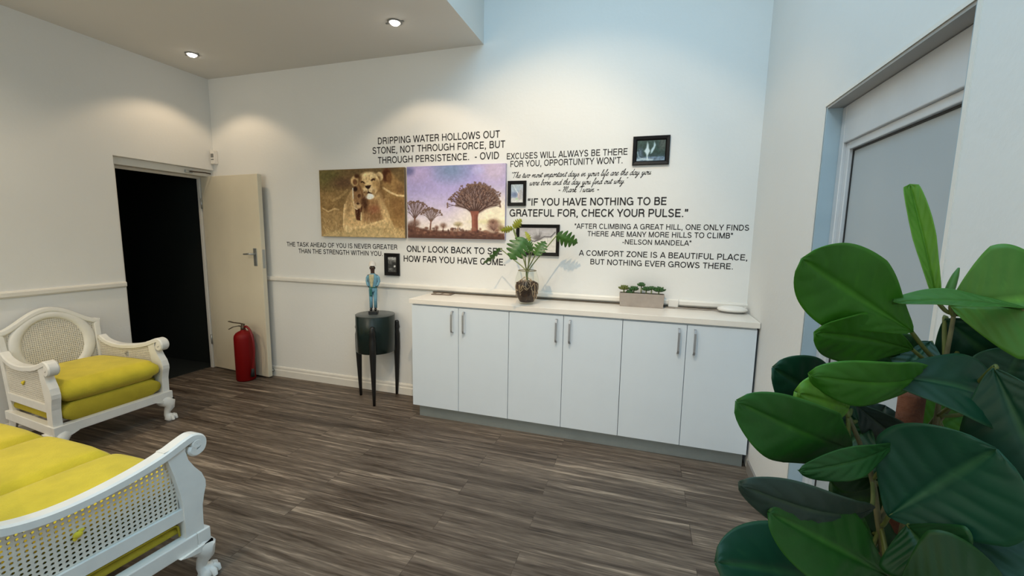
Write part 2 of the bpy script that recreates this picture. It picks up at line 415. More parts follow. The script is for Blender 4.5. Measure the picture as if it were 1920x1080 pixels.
# ------------------------------------------------------------------ cabinets, plinth, worktop
XL, DW, ZB, ZT, CD = 2.4403, 0.39615, 0.0963, 0.9065, 0.385
plinth = MB().box(2.483, 4.803, -0.352, -0.335, 0, ZB-0.003).box(2.483, 2.50, -0.335, -0.03, 0, ZB-0.003).box(4.786, 4.803, -0.335, -0.03, 0, ZB-0.003)
tag(plinth.build('plinth', M_PLINTH), 'long grey metal kickboard under the row of white cabinets', 'plinth')
cab_labels = ['white two-door cabinet at the left end, nearest the dark drum table',
              'white two-door cabinet in the middle of the row, directly below the glass vase',
              'white two-door cabinet at the right end, against the right wall']
for i in range(3):
    cx = XL + 2*DW*i
    t = thing('cabinet', cab_labels[i], 'cabinet', (cx, -CD, ZB-0.003), 0, 'white low cabinets under the worktop')
    MB().box(0.001, 2*DW-0.001, 0.0195, CD-0.02, 0.0, ZT-ZB+0.007).build('body', M_CAB, t)
    for k in range(2):
        a = k*DW + 0.0018; b = (k+1)*DW - 0.0018
        d = MB().box(a, b, 0.0, 0.018, 0.004, ZT-ZB-0.002).build('door', M_CAB, t, bevel=0.0012)
        hx = (DW-0.047) if k == 0 else (DW+0.047)
        h = MB()
        path = [(hx, 0.0, 0.783), (hx, -0.022, 0.778), (hx, -0.028, 0.762), (hx, -0.028, 0.642), (hx, -0.022, 0.626), (hx, 0.0, 0.621)]
        h.sweep(path, (1,0,0), 0.013, 0.008)
        h.build('handle', M_HANDLE, d, bevel=0.001)
MB().box(XL+6*DW-0.0005, XL+6*DW+0.002, -CD+0.02, -0.02, ZB, ZT).build('end_edge', M_GAP, t).matrix_parent_inverse = Matrix.Translation((-cx, CD, -ZB+0.003))
top = MB().box(2.425, W-0.003, -0.396, -0.0005, 0.914, 0.95)
wt_ = top.build('worktop', M_COUNTER, bevel=0.002)
struct(MB().box(2.43, W-0.004, -0.0225, -0.0006, 0.9508, 0.9600).build('gap_shade_strip', mat('gap_shade', (0.10, 0.08, 0.055), 0.7)))  # dark strip coloured as the shade in the gap behind the worktop
tag(wt_, 'long white worktop running over all the low cabinets', 'worktop')

# ------------------------------------------------------------------ lettering on the back wall
def arc(cx, cy, rx, ry, a0, a1, n=10):
    return [(cx+rx*math.cos(math.radians(a0+(a1-a0)*i/n)), cy+ry*math.sin(math.radians(a0+(a1-a0)*i/n))) for i in range(n+1)]
SWT = .165; t_ = SWT/2; B_, T_ = t_, 1-t_
# plain grotesque capitals: centre lines of strokes, cap height 1
GL = {
 'A': (.90, [[(.04,0),(.45,1)],[(.45,1),(.86,0)],[(.17,.30),(.73,.30)]]),
 'B': (.88, [[(.15,0),(.15,1)],[(.15,T_),(.50,T_)]+arc(.50,.735,.20,.198,90,-90)+[(.15,.535)],[(.50,.535)]+arc(.52,.302,.24,.234,90,-90)+[(.15,B_)]]),
 'C': (.96, [arc(.49,.5,.385,.435,38,322,22)]),
 'D': (.96, [[(.15,0),(.15,1)],[(.15,T_),(.44,T_)]+arc(.44,.5,.38,.4325,90,-90,16)+[(.15,B_)]]),
 'E': (.84, [[(.15,0),(.15,1)],[(.15,T_),(.77,T_)],[(.15,.52),(.72,.52)],[(.15,B_),(.79,B_)]]),
 'F': (.79, [[(.15,0),(.15,1)],[(.15,T_),(.75,T_)],[(.15,.50),(.68,.50)]]),
 'G': (1.03, [arc(.50,.5,.40,.435,40,318,22),[(.56,.47),(.88,.47)],[(.88,.52),(.88,.02)]]),
 'H': (.96, [[(.15,0),(.15,1)],[(.81,0),(.81,1)],[(.15,.53),(.81,.53)]]),
 'I': (.36, [[(.18,0),(.18,1)]]),
 'K': (.90, [[(.15,0),(.15,1)],[(.80,1),(.17,.36)],[(.36,.56),(.83,0)]]),
 'L': (.74, [[(.15,0),(.15,1)],[(.15,B_),(.72,B_)]]),
 'M': (1.12, [[(.15,0),(.15,1)],[(.97,0),(.97,1)],[(.17,1),(.56,.02)],[(.95,1),(.56,.02)]]),
 'N': (.96, [[(.15,0),(.15,1)],[(.81,0),(.81,1)],[(.17,.97),(.79,.03)]]),
 'O': (1.04, [arc(.52,.5,.405,.437,0,360,32)]),
 'P': (.86, [[(.15,0),(.15,1)],[(.15,T_),(.50,T_)]+arc(.50,.69,.245,.2425,90,-90)+[(.15,.4475)]]),
 'R': (.92, [[(.15,0),(.15,1)],[(.15,T_),(.54,T_)]+arc(.54,.715,.22,.2175,90,-90)+[(.15,.4975)],[(.52,.49)]+arc(.56,.30,.20,.18,80,0,6)+[(.77,.12),(.83,0)]]),
 'S': (.88, [arc(.44,.725,.28,.21,20,180,10)+[(.18,.66),(.28,.55),(.44,.51),(.60,.46)]+arc(.44,.275,.31,.21,40,-170,14)]),
 'T': (.80, [[(.40,0),(.40,1)],[(.03,T_),(.77,T_)]]),
 'U': (.95, [[(.15,1),(.15,.36)]+arc(.475,.36,.325,.295,180,360,16)+[(.80,1)]]),
 'V': (.86, [[(.05,1),(.43,0)],[(.81,1),(.43,0)]]),
 'W': (1.26, [[(.05,1),(.34,0)],[(.34,0),(.63,1)],[(.63,1),(.92,0)],[(.92,0),(1.21,1)]]),
 'X': (.86, [[(.06,0),(.80,1)],[(.06,1),(.80,0)]]),
 'Y': (.86, [[(.05,1),(.43,.42)],[(.81,1),(.43,.42)],[(.43,.44),(.43,0)]]),
 'Z': (.80, [[(.06,T_),(.74,T_)],[(.72,.95),(.09,.05)],[(.05,B_),(.76,B_)]]),
 ' ': (.37, []), '.': (.36, [[(.18,0),(.18,.15)]]), ',': (.36, [[(.18,0),(.18,.15)],[(.20,.06),(.13,-.16)]]),
 '-': (.46, [[(.06,.36),(.40,.36)]]), '"': (.44, [[(.13,.66),(.13,1)],[(.31,.66),(.31,1)]]),
 '\u2019': (.32, [[(.16,.84),(.16,1)],[(.19,.90),(.12,.66)]]),
 '\u201c': (.52, [[(.14,.66),(.14,.82)],[(.11,.76),(.18,1)],[(.37,.66),(.37,.82)],[(.34,.76),(.41,1)]]),
 '\u201d': (.52, [[(.14,.84),(.14,1)],[(.17,.90),(.10,.66)],[(.37,.84),(.37,1)],[(.40,.90),(.33,.66)]]),
}
def ribbon(bm, pts, hw, fx, closed=False):
    n = len(pts); closed = n > 20 and math.hypot(pts[0][0]-pts[-1][0], pts[0][1]-pts[-1][1]) < 1e-6; prev = None
    for i, p in enumerate(pts):
        a = pts[max(i-1, 0)]; b = pts[min(i+1, n-1)]
        if closed and i in (0, n-1): a, b = pts[n-2], pts[1]
        d1 = Vector((p[0]-a[0], p[1]-a[1])); d2 = Vector((b[0]-p[0], b[1]-p[1]))
        d1 = d1.normalized() if d1.length > 1e-9 else d2.normalized(); d2 = d2.normalized() if d2.length > 1e-9 else d1
        t = (d1+d2); t = t.normalized() if t.length > 1e-6 else d1; m = Vector((-t.y, t.x)); k = hw/max(.4, m.dot(Vector((-d1.y, d1.x))))
        q = (bm.verts.new(fx(p[0]+m.x*k, p[1]+m.y*k)), bm.verts.new(fx(p[0]-m.x*k, p[1]-m.y*k)))
        if prev: bm.faces.new((prev[0], prev[1], q[1], q[0]))
        prev = q
def quote(label, lines, wt=1.0):
    """each line: text, left x, right x, baseline z, cap height"""
    zl = min(l[3] for l in lines); t = thing('wall_quote', label, 'wall lettering', (lines[0][1], 0, zl), 0, 'quotes lettered on the back wall')
    ox, oz = lines[0][1], zl
    for body, xl, xr, zb, cap in lines:
        mb = MB(); adv = [GL[c][0]+.03 for c in body]; tot = sum(adv)-.12; sx = (xr-xl)/tot; x = -.06
        for c, a in zip(body, adv):
            for st in GL[c][1]: ribbon(mb.bm, [(p[0]+x, p[1]) for p in st], SWT/2*wt, lambda u, v: (xl+u*sx-ox, -0.0006, zb+v*cap-oz))
            x += a
        mb.build('text_line', M_INK, t, fixn=False)
    return t
quote('three-line black capital quote about dripping water, above the two canvases', [
    ('DRIPPING WATER HOLLOWS OUT', 1.905, 3.012, 2.202, 0.056), ('STONE, NOT THROUGH FORCE, BUT', 1.849, 3.057, 2.124, 0.056), ('THROUGH PERSISTENCE.  - OVID', 1.903, 3.009, 2.041, 0.056)])
quote('two-line black capital quote about excuses, left of the dark green photo', [
    ('EXCUSES WILL ALWAYS BE THERE', 3.072, 3.984, 2.034, 0.047), ('FOR YOU, OPPORTUNITY WON\u2019T.', 3.102, 3.954, 1.975, 0.047)])
quote('large two-line black capital quote about being grateful, with curly quote marks', [
    ('\u201cIF YOU HAVE NOTHING TO BE', 3.250, 4.268, 1.678, 0.056), ('GRATEFUL FOR, CHECK YOUR PULSE.\u201d', 3.104, 4.414, 1.594, 0.057)], 1.12)
quote('three-line black capital quote about climbing a great hill', [
    ('"AFTER CLIMBING A GREAT HILL, ONE ONLY FINDS', 3.622, 4.803, 1.505, 0.039), ('THERE ARE MANY MORE HILLS TO CLIMB"', 3.722, 4.707, 1.450, 0.039), ('-NELSON MANDELA"', 3.978, 4.448, 1.395, 0.037)])
quote('two-line black capital quote about a comfort zone, lowest at the right', [
    ('A COMFORT ZONE IS A BEAUTIFUL PLACE,', 3.665, 4.810, 1.303, 0.042), ('BUT NOTHING EVER GROWS THERE.', 3.750, 4.726, 1.239, 0.042)])
quote('two-line black capital quote about the task ahead, below the lion canvas', [
    ('THE TASK AHEAD OF YOU IS NEVER GREATER', 0.865, 2.077, 1.306, 0.043), ('THAN THE STRENGTH WITHIN YOU.', 1.002, 1.930, 1.245, 0.043)])
quote('two-line black capital quote about looking back, below the tree canvas', [
    ('ONLY LOOK BACK TO SEE', 2.172, 3.046, 1.290, 0.054), ('HOW FAR YOU HAVE COME.', 2.139, 3.075, 1.204, 0.054)], 1.08)

# brush-script quote: single-stroke letters swept with a slanted nib (x-height 1, ascender 2, descender -1)
SC = {
 'a': (1.05, [[(.8,.85),(.5,1),(.12,.7),(.05,.25),(.3,0),(.62,.3),(.8,.95),(.72,.3),(.85,0),(1.1,.25)]]),
 'b': (.95, [[(-.05,.1),(.35,1.3),(.42,1.95),(.25,1.9),(.12,1.0),(.1,.2),(.35,0),(.65,.35),(.6,.85),(.75,.8),(1.0,.85)]]),
 'd': (1.05, [[(.7,.85),(.45,1),(.1,.65),(.05,.2),(.28,0),(.6,.4),(.95,2.0),(.72,.6),(.75,.05),(1.1,.25)]]),
 'e': (.8, [[(-.05,.2),(.35,.5),(.55,.8),(.42,1),(.15,.75),(.08,.25),(.3,0),(.6,.1),(.85,.35)]]),
 'f': (.7, [[(-.05,.2),(.4,1.2),(.62,1.9),(.45,2),(.3,1.2),(.1,-.4),(-.02,-1),(.12,-.9),(.3,-.2),(.35,.1),(.75,.3)]]),
 'h': (1.05, [[(-.05,.15),(.4,1.4),(.45,2),(.28,1.8),(.1,0)],[(.12,.2),(.4,.85),(.65,.95),(.62,.5),(.65,.05),(.85,.05),(1.1,.3)]]),
 'i': (.55, [[(-.05,.3),(.25,.95),(.15,.25),(.28,0),(.6,.3)],[(.36,1.35),(.4,1.42)]]),
 'k': (1.0, [[(-.05,.15),(.4,1.4),(.45,2),(.28,1.8),(.1,0)],[(.14,.4),(.55,.95),(.62,.75),(.25,.5),(.5,.1),(.75,0),(1.05,.25)]]),
 'l': (.55, [[(-.05,.2),(.35,1.3),(.45,1.95),(.28,1.85),(.12,.8),(.15,.1),(.32,0),(.6,.3)]]),
 'm': (1.6, [[(-.05,.4),(.2,.98),(.1,0)],[(.12,.2),(.4,.85),(.6,.95),(.55,0)],[(.58,.2),(.9,.85),(1.12,.95),(1.08,.3),(1.2,0),(1.62,.3)]]),
 'n': (1.15, [[(-.05,.4),(.2,.98),(.1,0)],[(.12,.2),(.42,.85),(.66,.95),(.62,.3),(.75,0),(1.18,.3)]]),
 'o': (.95, [[(.5,.98),(.18,.75),(.08,.25),(.3,0),(.6,.25),(.65,.75),(.5,.98),(.62,.8),(1.0,.8)]]),
 'p': (1.05, [[(-.05,.4),(.25,1.0),(.12,.2),(-.08,-1)],[(.12,.2),(.4,.9),(.7,.9),(.72,.4),(.5,.02),(.25,.15)],[(.6,.08),(.85,.08),(1.08,.3)]]),
 'r': (.8, [[(-.05,.35),(.2,1.05),(.3,.9),(.6,.85),(.48,.3),(.58,0),(.85,.3)]]),
 's': (.75, [[(-.05,.2),(.4,1.0),(.45,.7),(.6,.3),(.4,0),(.12,.1)],[(.45,.03),(.8,.3)]]),
 't': (.6, [[(-.05,.3),(.35,1.2),(.42,1.6),(.2,.4),(.28,0),(.65,.3)],[(.05,1.15),(.65,1.22)]]),
 'u': (1.1, [[(-.05,.5),(.2,.98),(.1,.3),(.25,0),(.55,.3),(.8,.98),(.68,.3),(.8,0),(1.12,.3)]]),
 'v': (.95, [[(-.05,.5),(.2,.98),(.2,.2),(.3,0),(.6,.4),(.7,.95),(1.0,.85)]]),
 'w': (1.4, [[(-.05,.5),(.2,.98),(.12,.25),(.28,0),(.6,.4),(.72,.95),(.65,.2),(.82,0),(1.1,.45),(1.18,.98),(1.45,.85)]]),
 'y': (1.05, [[(-.05,.5),(.2,.98),(.12,.3),(.28,0),(.55,.3),(.8,.98),(.55,-.4),(.25,-1),(.1,-.8),(.45,-.2),(1.08,.3)]]),
 'T': (1.5, [[(.0,1.45),(.05,1.75),(.3,1.9),(.8,1.85),(1.5,2.0)],[(.85,1.88),(.80,1.3),(.78,.6),(.70,.1),(.5,-.02)]]),
 'M': (2.3, [[(-.1,1.5),(.1,1.85),(.32,1.7),(.30,.9),(.25,0)],[(.26,.1),(.55,1.2),(.85,1.9),(.98,1.6),(.92,.9),(.9,.0)],[(.91,.1),(1.2,1.2),(1.5,1.9),(1.62,1.6),(1.56,.6),(1.66,0),(1.9,.05),(2.25,.35)]]),
 ',': (.4, [[(.15,.08),(.05,-.3)]]), '.': (.45, [[(.12,.02),(.18,.08)]]), '"': (.6, [[(.2,2.05),(.1,1.7)],[(.45,2.05),(.35,1.7)]]),
 '-': (.9, [[(.1,.62),(.75,.66)]]), ' ': (.75, []),
}
def script_line(mb, body, xl, xr, zb, xh):
    strokes = []; x = 0
    for ch in body:
        w_, st = SC[ch]
        for s in st: strokes.append([(x+p[0]+0.32*p[1], p[1]) for p in s])
        x += w_
    xs = [p[0] for s in strokes for p in s]; x0_, x1_ = min(xs), max(xs); sx = (xr-xl)/(x1_-x0_)
    nib = Vector((0.15, 0.17))*xh; bm = mb.bm
    for s in strokes:
        P = smooth_path([(xl+(p[0]-x0_)*sx, zb+p[1]*xh, 0) for p in s], 4)
        prev = None; n = len(P)
        for i, p in enumerate(P):
            t = (P[min(i+1, n-1)]-P[max(i-1, 0)]); t = Vector((t.x, t.y)).normalized() if t.length > 0 else Vector((1, 0))
            nrm = Vector((-t.y, t.x)); wd = max(0.085*xh, abs(nrm.dot(nib))*1.0)
            a = bm.verts.new((p.x+nrm.x*wd, -0.0006, p.y+nrm.y*wd)); b = bm.verts.new((p.x-nrm.x*wd, -0.0006, p.y-nrm.y*wd))
            if prev: bm.faces.new((prev[0], prev[1], b, a))
            prev = (a, b)
tq = thing('wall_quote', 'black handwritten-style script quote about the two most important days', 'wall lettering', (3.117, 0, 1.778), 0, 'quotes lettered on the back wall')
for body, xl, xr, zb in (('"The two most important days in your life are the day you', 3.117, 4.153, 1.893), ('were born and the day you find out why."', 3.262, 3.997, 1.834), ('- Mark Twain -', 3.490, 3.793, 1.778)):
    smb = MB(); script_line(smb, body, xl-3.117, xr-3.117, zb-1.778, 0.021); smb.build('text_line', M_INK, tq, fixn=False)

# ------------------------------------------------------------------ prints (pigment per vertex)
def s2l(c): c = np.asarray(c, float)/255.0; return np.where(c <= 0.04045, c/12.92, ((c+0.055)/1.055)**2.4)
class Paint:
    def __init__(self, nx, nz, asp):
        self.u, self.v = np.meshgrid(np.linspace(0, 1, nx), np.linspace(0, 1, nz)); self.asp = asp
        self.c = np.zeros((nz, nx, 3))
    def vgrad(self, stops):
        vs = [s[0] for s in stops]
        for k in range(3): self.c[..., k] = np.interp(self.v, vs, [s[1][k] for s in stops])
    def mix(self, m, col): m = np.clip(m, 0, 1)[..., None]; self.c = self.c*(1-m) + np.asarray(col, float)*m
    def ell(self, cu, cv, ru, rv, col, soft=0.25, rot=0, a=1.0):
        x = (self.u-cu)*self.asp; y = self.v-cv; c_, s_ = math.cos(rot), math.sin(rot)
        d = np.sqrt(((x*c_+y*s_)/(ru*self.asp))**2 + ((-x*s_+y*c_)/rv)**2); self.mix(np.clip((1-d)/soft+0.5, 0, 1)*a, col)
    def seg(self, p, q, w0, w1, col, a=1.0):
        ax, ay = p[0]*self.asp, p[1]; bx, by = q[0]*self.asp, q[1]; x = self.u*self.asp; y = self.v
        dx, dy = bx-ax, by-ay; t = np.clip(((x-ax)*dx+(y-ay)*dy)/(dx*dx+dy*dy+1e-12), 0, 1)
        d = np.hypot(x-ax-t*dx, y-ay-t*dy); w = w0+(w1-w0)*t; self.mix(np.clip((w-d)/0.004+0.5, 0, 1)*a, col)
    def line(self, pts, w, col, a=1.0):
        for p, q in zip(pts, pts[1:]): self.seg(p, q, w, w, col, a)
    def poly(self, pts, col, soft=0.012, a=1.0):
        x = self.u; y = self.v; ins = np.zeros_like(x, bool); dist = np.full_like(x, 9.0)
        for (x1, y1), (x2, y2) in zip(pts, pts[1:]+pts[:1]):
            c_ = ((y1 > y) != (y2 > y)) & (x < (x2-x1)*(y-y1)/((y2-y1) or 1e-9)+x1); ins ^= c_
            dx, dy = (x2-x1)*self.asp, y2-y1; t = np.clip((((x-x1)*self.asp)*dx+(y-y1)*dy)/(dx*dx+dy*dy+1e-12), 0, 1)
            dist = np.minimum(dist, np.hypot((x-x1)*self.asp-t*dx, y-y1-t*dy))
        sd = np.where(ins, dist, -dist); self.mix(np.clip(sd/soft+0.5, 0, 1)*a, col)
    def noise(self, sx, sz, amt, octs=3):
        n = np.zeros_like(self.u)
        for k in range(octs):
            gx, gz = int(sx*2**k)+2, int(sz*2**k)+2; g = rng.uniform(-1, 1, (gz+1, gx+1))
            X = self.u*(gx-1e-6); Z = self.v*(gz-1e-6); i = X.astype(int); j = Z.astype(int); fx = X-i; fz = Z-j
            fx = fx*fx*(3-2*fx); fz = fz*fz*(3-2*fz)
            n += ((g[j, i]*(1-fx)+g[j, i+1]*fx)*(1-fz)+(g[j+1, i]*(1-fx)+g[j+1, i+1]*fx)*fz)/1.7**k
        self.c = self.c*(1+amt*n[..., None]); return n
    def mesh(self, name, m, w, h, parent, y, gain=1.0, grey=.12):
        """picture facing -y, centred on the parent's origin in x, z"""
        nz, nx, _ = self.c.shape
        X = (self.u-0.5)*w; Z = (0.5-self.v)*h
        V = np.stack([X, np.full_like(X, y), Z], -1).reshape(-1, 3)
        idx = np.arange(nx*nz).reshape(nz, nx)
        F = np.stack([idx[1:, :-1], idx[1:, 1:], idx[:-1, 1:], idx[:-1, :-1]], -1).reshape(-1, 4)
        me = bpy.data.meshes.new(name); me.from_pydata(V.tolist(), [], F.tolist())
        ca = me.color_attributes.new('pigment', 'FLOAT_COLOR', 'POINT')
        g = self.c.mean(-1, keepdims=True); lin = s2l(np.clip((self.c*(1-grey)+g*grey)*gain, 0, 255)).reshape(-1, 3); ca.data.foreach_set('color', np.concatenate([lin, np.ones((len(lin), 1))], 1).ravel())
        me.update(); return link_mesh(name, me, m, parent)

# lioness with her cub in dry grass
def lion_paint():
    P = Paint(260, 176, 1.48); K = lambda X, Y: ((X-70)/830, (Y-85)/665)
    P.vgrad([(0, (112, 92, 62)), (0.2, (122, 98, 64)), (0.35, (146, 118, 76)), (0.6, (130, 102, 64)), (1, (168, 142, 98))])
    P.ell(0.1, 0.1, 0.16, 0.16, (104, 96, 58), 1.2); P.ell(0.3, 0.2, 0.15, 0.08, (104, 80, 58), 1.2)
    P.noise(5, 10, 0.06)
    # lioness lying behind, right
    P.poly([K(700,110), K(760,100), K(840,200), K(900,260), K(900,745), K(700,700), K(690,300)], (150, 116, 72), 0.04)
    P.ell(*K(735,150), 0.05, 0.10, (92, 56, 38), 0.5, 0.25); P.ell(*K(760,180), 0.03, 0.08, (120, 84, 52), 0.6)
    P.poly([K(820,230), K(895,250), K(895,330), K(830,320)], (120, 90, 58), 0.05, 0.8)
    P.line([K(700,270), K(760,310), K(830,345), K(900,352)], 0.014, (208, 180, 130), 0.8)
    P.poly([K(760,370), K(900,380), K(900,560), K(800,560)], (132, 98, 60), 0.08, 0.9)
    # grass mounds left
    P.poly([K(80,470), K(160,500), K(240,470), K(310,500), K(300,740), K(80,740)], (160, 130, 86), 0.08, 0.8)
    P.line([K(90,465), K(150,500), K(215,470), K(260,480)], 0.012, (196, 166, 116), 0.7)
    P.line([K(200,390), K(280,350), K(350,290)], 0.02, (184, 152, 102), 0.6)
    # body
    P.poly([K(400,280), K(345,360), K(310,480), K(298,640), K(330,690), K(520,660), K(780,660), K(760,540), K(715,420), K(680,300), K(560,330)], (192, 158, 108), 0.02)
    P.poly([K(520,370), K(650,380), K(690,560), K(560,610), K(500,600)], (138, 100, 66), 0.07, 0.9)
    P.ell(*K(610,480), 0.06, 0.06, (150, 90, 66), 1.0, 0, 0.6)
    P.poly([K(425,470), K(500,440), K(480,590), K(430,580)], (84, 50, 34), 0.02)
    P.line([K(485,510), K(480,580)], 0.008, (214, 188, 140))
    P.line([K(320,430), K(305,560), K(302,660)], 0.012, (206, 176, 126), 0.8)
    P.line([K(690,400), K(730,520), K(790,640)], 0.014, (200, 168, 116), 0.7)
    P.poly([K(395,590), K(420,520), K(440,600)], (190, 158, 108), 0.02)
    # ears, head
    P.ell(*K(430,200), 0.048, 0.075, (190, 158, 108), 0.3, -0.3); P.ell(*K(432,210), 0.026, 0.045, (120, 84, 56), 0.5, -0.3)
    P.ell(*K(668,165), 0.045, 0.065, (206, 176, 126), 0.3, 0.5); P.ell(*K(655,180), 0.025, 0.035, (150, 116, 76), 0.6)
    P.ell(*K(452,155), 0.03, 0.03, (88, 60, 40), 0.8)
    P.ell(*K(572,236), 0.134, 0.182, (104, 76, 48), 0.5, 0, .75); P.ell(*K(572,230), 0.122, 0.165, (204, 172, 120), 0.10); P.ell(*K(565,150), 0.08, 0.05, (212, 184, 134), 0.8)
    P.ell(*K(560,220), 0.032, 0.11, (206, 174, 122), 0.7)
    P.ell(*K(505,215), 0.03, 0.020, (92, 62, 40), 0.5, 0.3); P.ell(*K(610,190), 0.03, 0.018, (98, 68, 44), 0.5, -0.3)
    P.ell(*K(500,240), 0.035, 0.05, (160, 124, 80), 0.9); P.ell(*K(625,225), 0.03, 0.06, (172, 136, 88), 0.9)
    P.ell(*K(565,310), 0.07, 0.075, (206, 178, 132), 0.4)
    P.poly([K(528,248), K(590,243), K(572,275), K(556,280), K(538,268)], (58, 38, 30), 0.012)
    P.line([K(558,278), K(560,310)], 0.006, (70, 46, 34)); P.line([K(520,312), K(540,328), K(562,312), K(590,326), K(612,312)], 0.012, (66, 42, 30))
    P.ell(*K(572,352), 0.052, 0.042, (222, 212, 192), 0.35)
    # cub leaning on her cheek
    P.poly([K(412,255), K(480,240), K(512,290), K(516,370), K(490,450), K(440,480), K(415,430)], (140, 104, 70), 0.02)
    P.ell(*K(432,278), 0.025, 0.035, (60, 38, 28), 0.6); P.ell(*K(470,345), 0.02, 0.025, (76, 48, 34), 0.7); P.ell(*K(452,440), 0.04, 0.045, (182, 150, 108), 0.6); P.ell(*K(455,420), 0.018, 0.016, (70, 44, 32), 0.6)
    P.line([K(408,270), K(408,370)], 0.007, (226, 214, 190)); P.line([K(412,400), K(420,460), K(445,478)], 0.007, (208, 182, 140))
    # darker modelling marks of the coat
    P.ell(*K(300,330), 0.10, 0.10, (120, 96, 62), 1.2, 0, .5); P.ell(*K(690,330), 0.035, 0.16, (116, 86, 54), 1.0, -.2, .6); P.ell(*K(655,260), 0.022, 0.09, (150, 114, 72), .8, 0, .7)
    P.ell(*K(365,440), 0.03, 0.16, (140, 108, 70), 1.0, .15, .6); P.ell(*K(520,420), 0.035, 0.12, (74, 46, 32), 0.9, 0, .8); P.ell(*K(640,560), 0.05, 0.07, (134, 98, 64), 1.0, 0, .6)
    P.ell(*K(485,190), 0.018, 0.05, (128, 94, 60), .8, .3, .8); P.ell(*K(535,320), 0.02, 0.04, (150, 116, 78), .8); P.ell(*K(610,310), 0.02, 0.035, (164, 130, 88), .8)
    P.line([K(540,150), K(545,190)], 0.006, (164, 128, 84), .7); P.line([K(575,148), K(572,190)], 0.006, (164, 128, 84), .7); P.line([K(478,160), K(470,230), K(500,330)], 0.007, (110, 78, 48), .7)
    P.line([K(492,214), K(506,208), K(522,222)], 0.007, (60, 40, 28)); P.line([K(596,198), K(610,188), K(626,196)], 0.007, (60, 40, 28))
    r5 = random.Random(8)
    for _ in range(260):
        X, Y = r5.uniform(310, 760), r5.uniform(330, 640); P.seg(K(X, Y), K(X+r5.uniform(-10, 10), Y+r5.uniform(15, 45)), 0.003, 0.0015, r5.choice([(206, 176, 126), (140, 106, 70), (190, 158, 110)]), .4)
    for _ in range(120):
        X, Y = r5.uniform(80, 890), r5.uniform(250, 560)
        if not 300 < X < 700: P.seg(K(X, Y), K(X+r5.uniform(-30, 30), Y-r5.uniform(10, 40)), 0.003, 0.0015, r5.choice([(190, 160, 110), (120, 92, 58)]), .45)
    # paws and grass in front
    P.ell(*K(350,668), 0.055, 0.05, (196, 166, 116), 0.3); P.line([K(330,640), K(330,700), K(370,705), K(385,660)], 0.008, (214, 188, 140)); P.line([K(395,660), K(500,650), K(620,610), K(720,580)], 0.016, (204, 174, 122), 0.8)
    P.poly([K(420,680), K(600,640), K(740,590), K(800,640), K(900,680), K(900,760), K(80,760), K(120,700)], (182, 156, 108), 0.06, 0.75)
    r2 = random.Random(3)
    for _ in range(90):
        X, Y = r2.uniform(80, 900), r2.uniform(600, 745); P.seg(K(X, Y), K(X+r2.uniform(-25, 25), Y-r2.uniform(15, 60)), 0.004, 0.002, (214, 190, 140) if r2.random() < .6 else (132, 104, 66), 0.55)
    P.noise(50, 36, 0.08, 2); P.c = (P.c-140)*1.28+148; return P
def canvas(label, cxz, w, h, P, edge, gain=1.08, grey=.12):
    body = MB().box(-w/2, w/2, -0.028, 0, -h/2, h/2).build('canvas_print', edge, loc=(cxz[0], -0.001, cxz[1]), bevel=0.002)
    tag(body, label, 'picture', 'unframed photo canvases on the back wall')
    P.mesh('printed_picture', M_PRINT, w-0.004, h-0.004, body, -0.0285, gain, grey)
    return body
canvas('unframed brown canvas print of a lioness nuzzled by her cub', (1.738, 1.704), 0.876, 0.592, lion_paint(), mat('canvas_edge_brown', (0.22, 0.16, 0.09), 0.8), 1.10, .22)

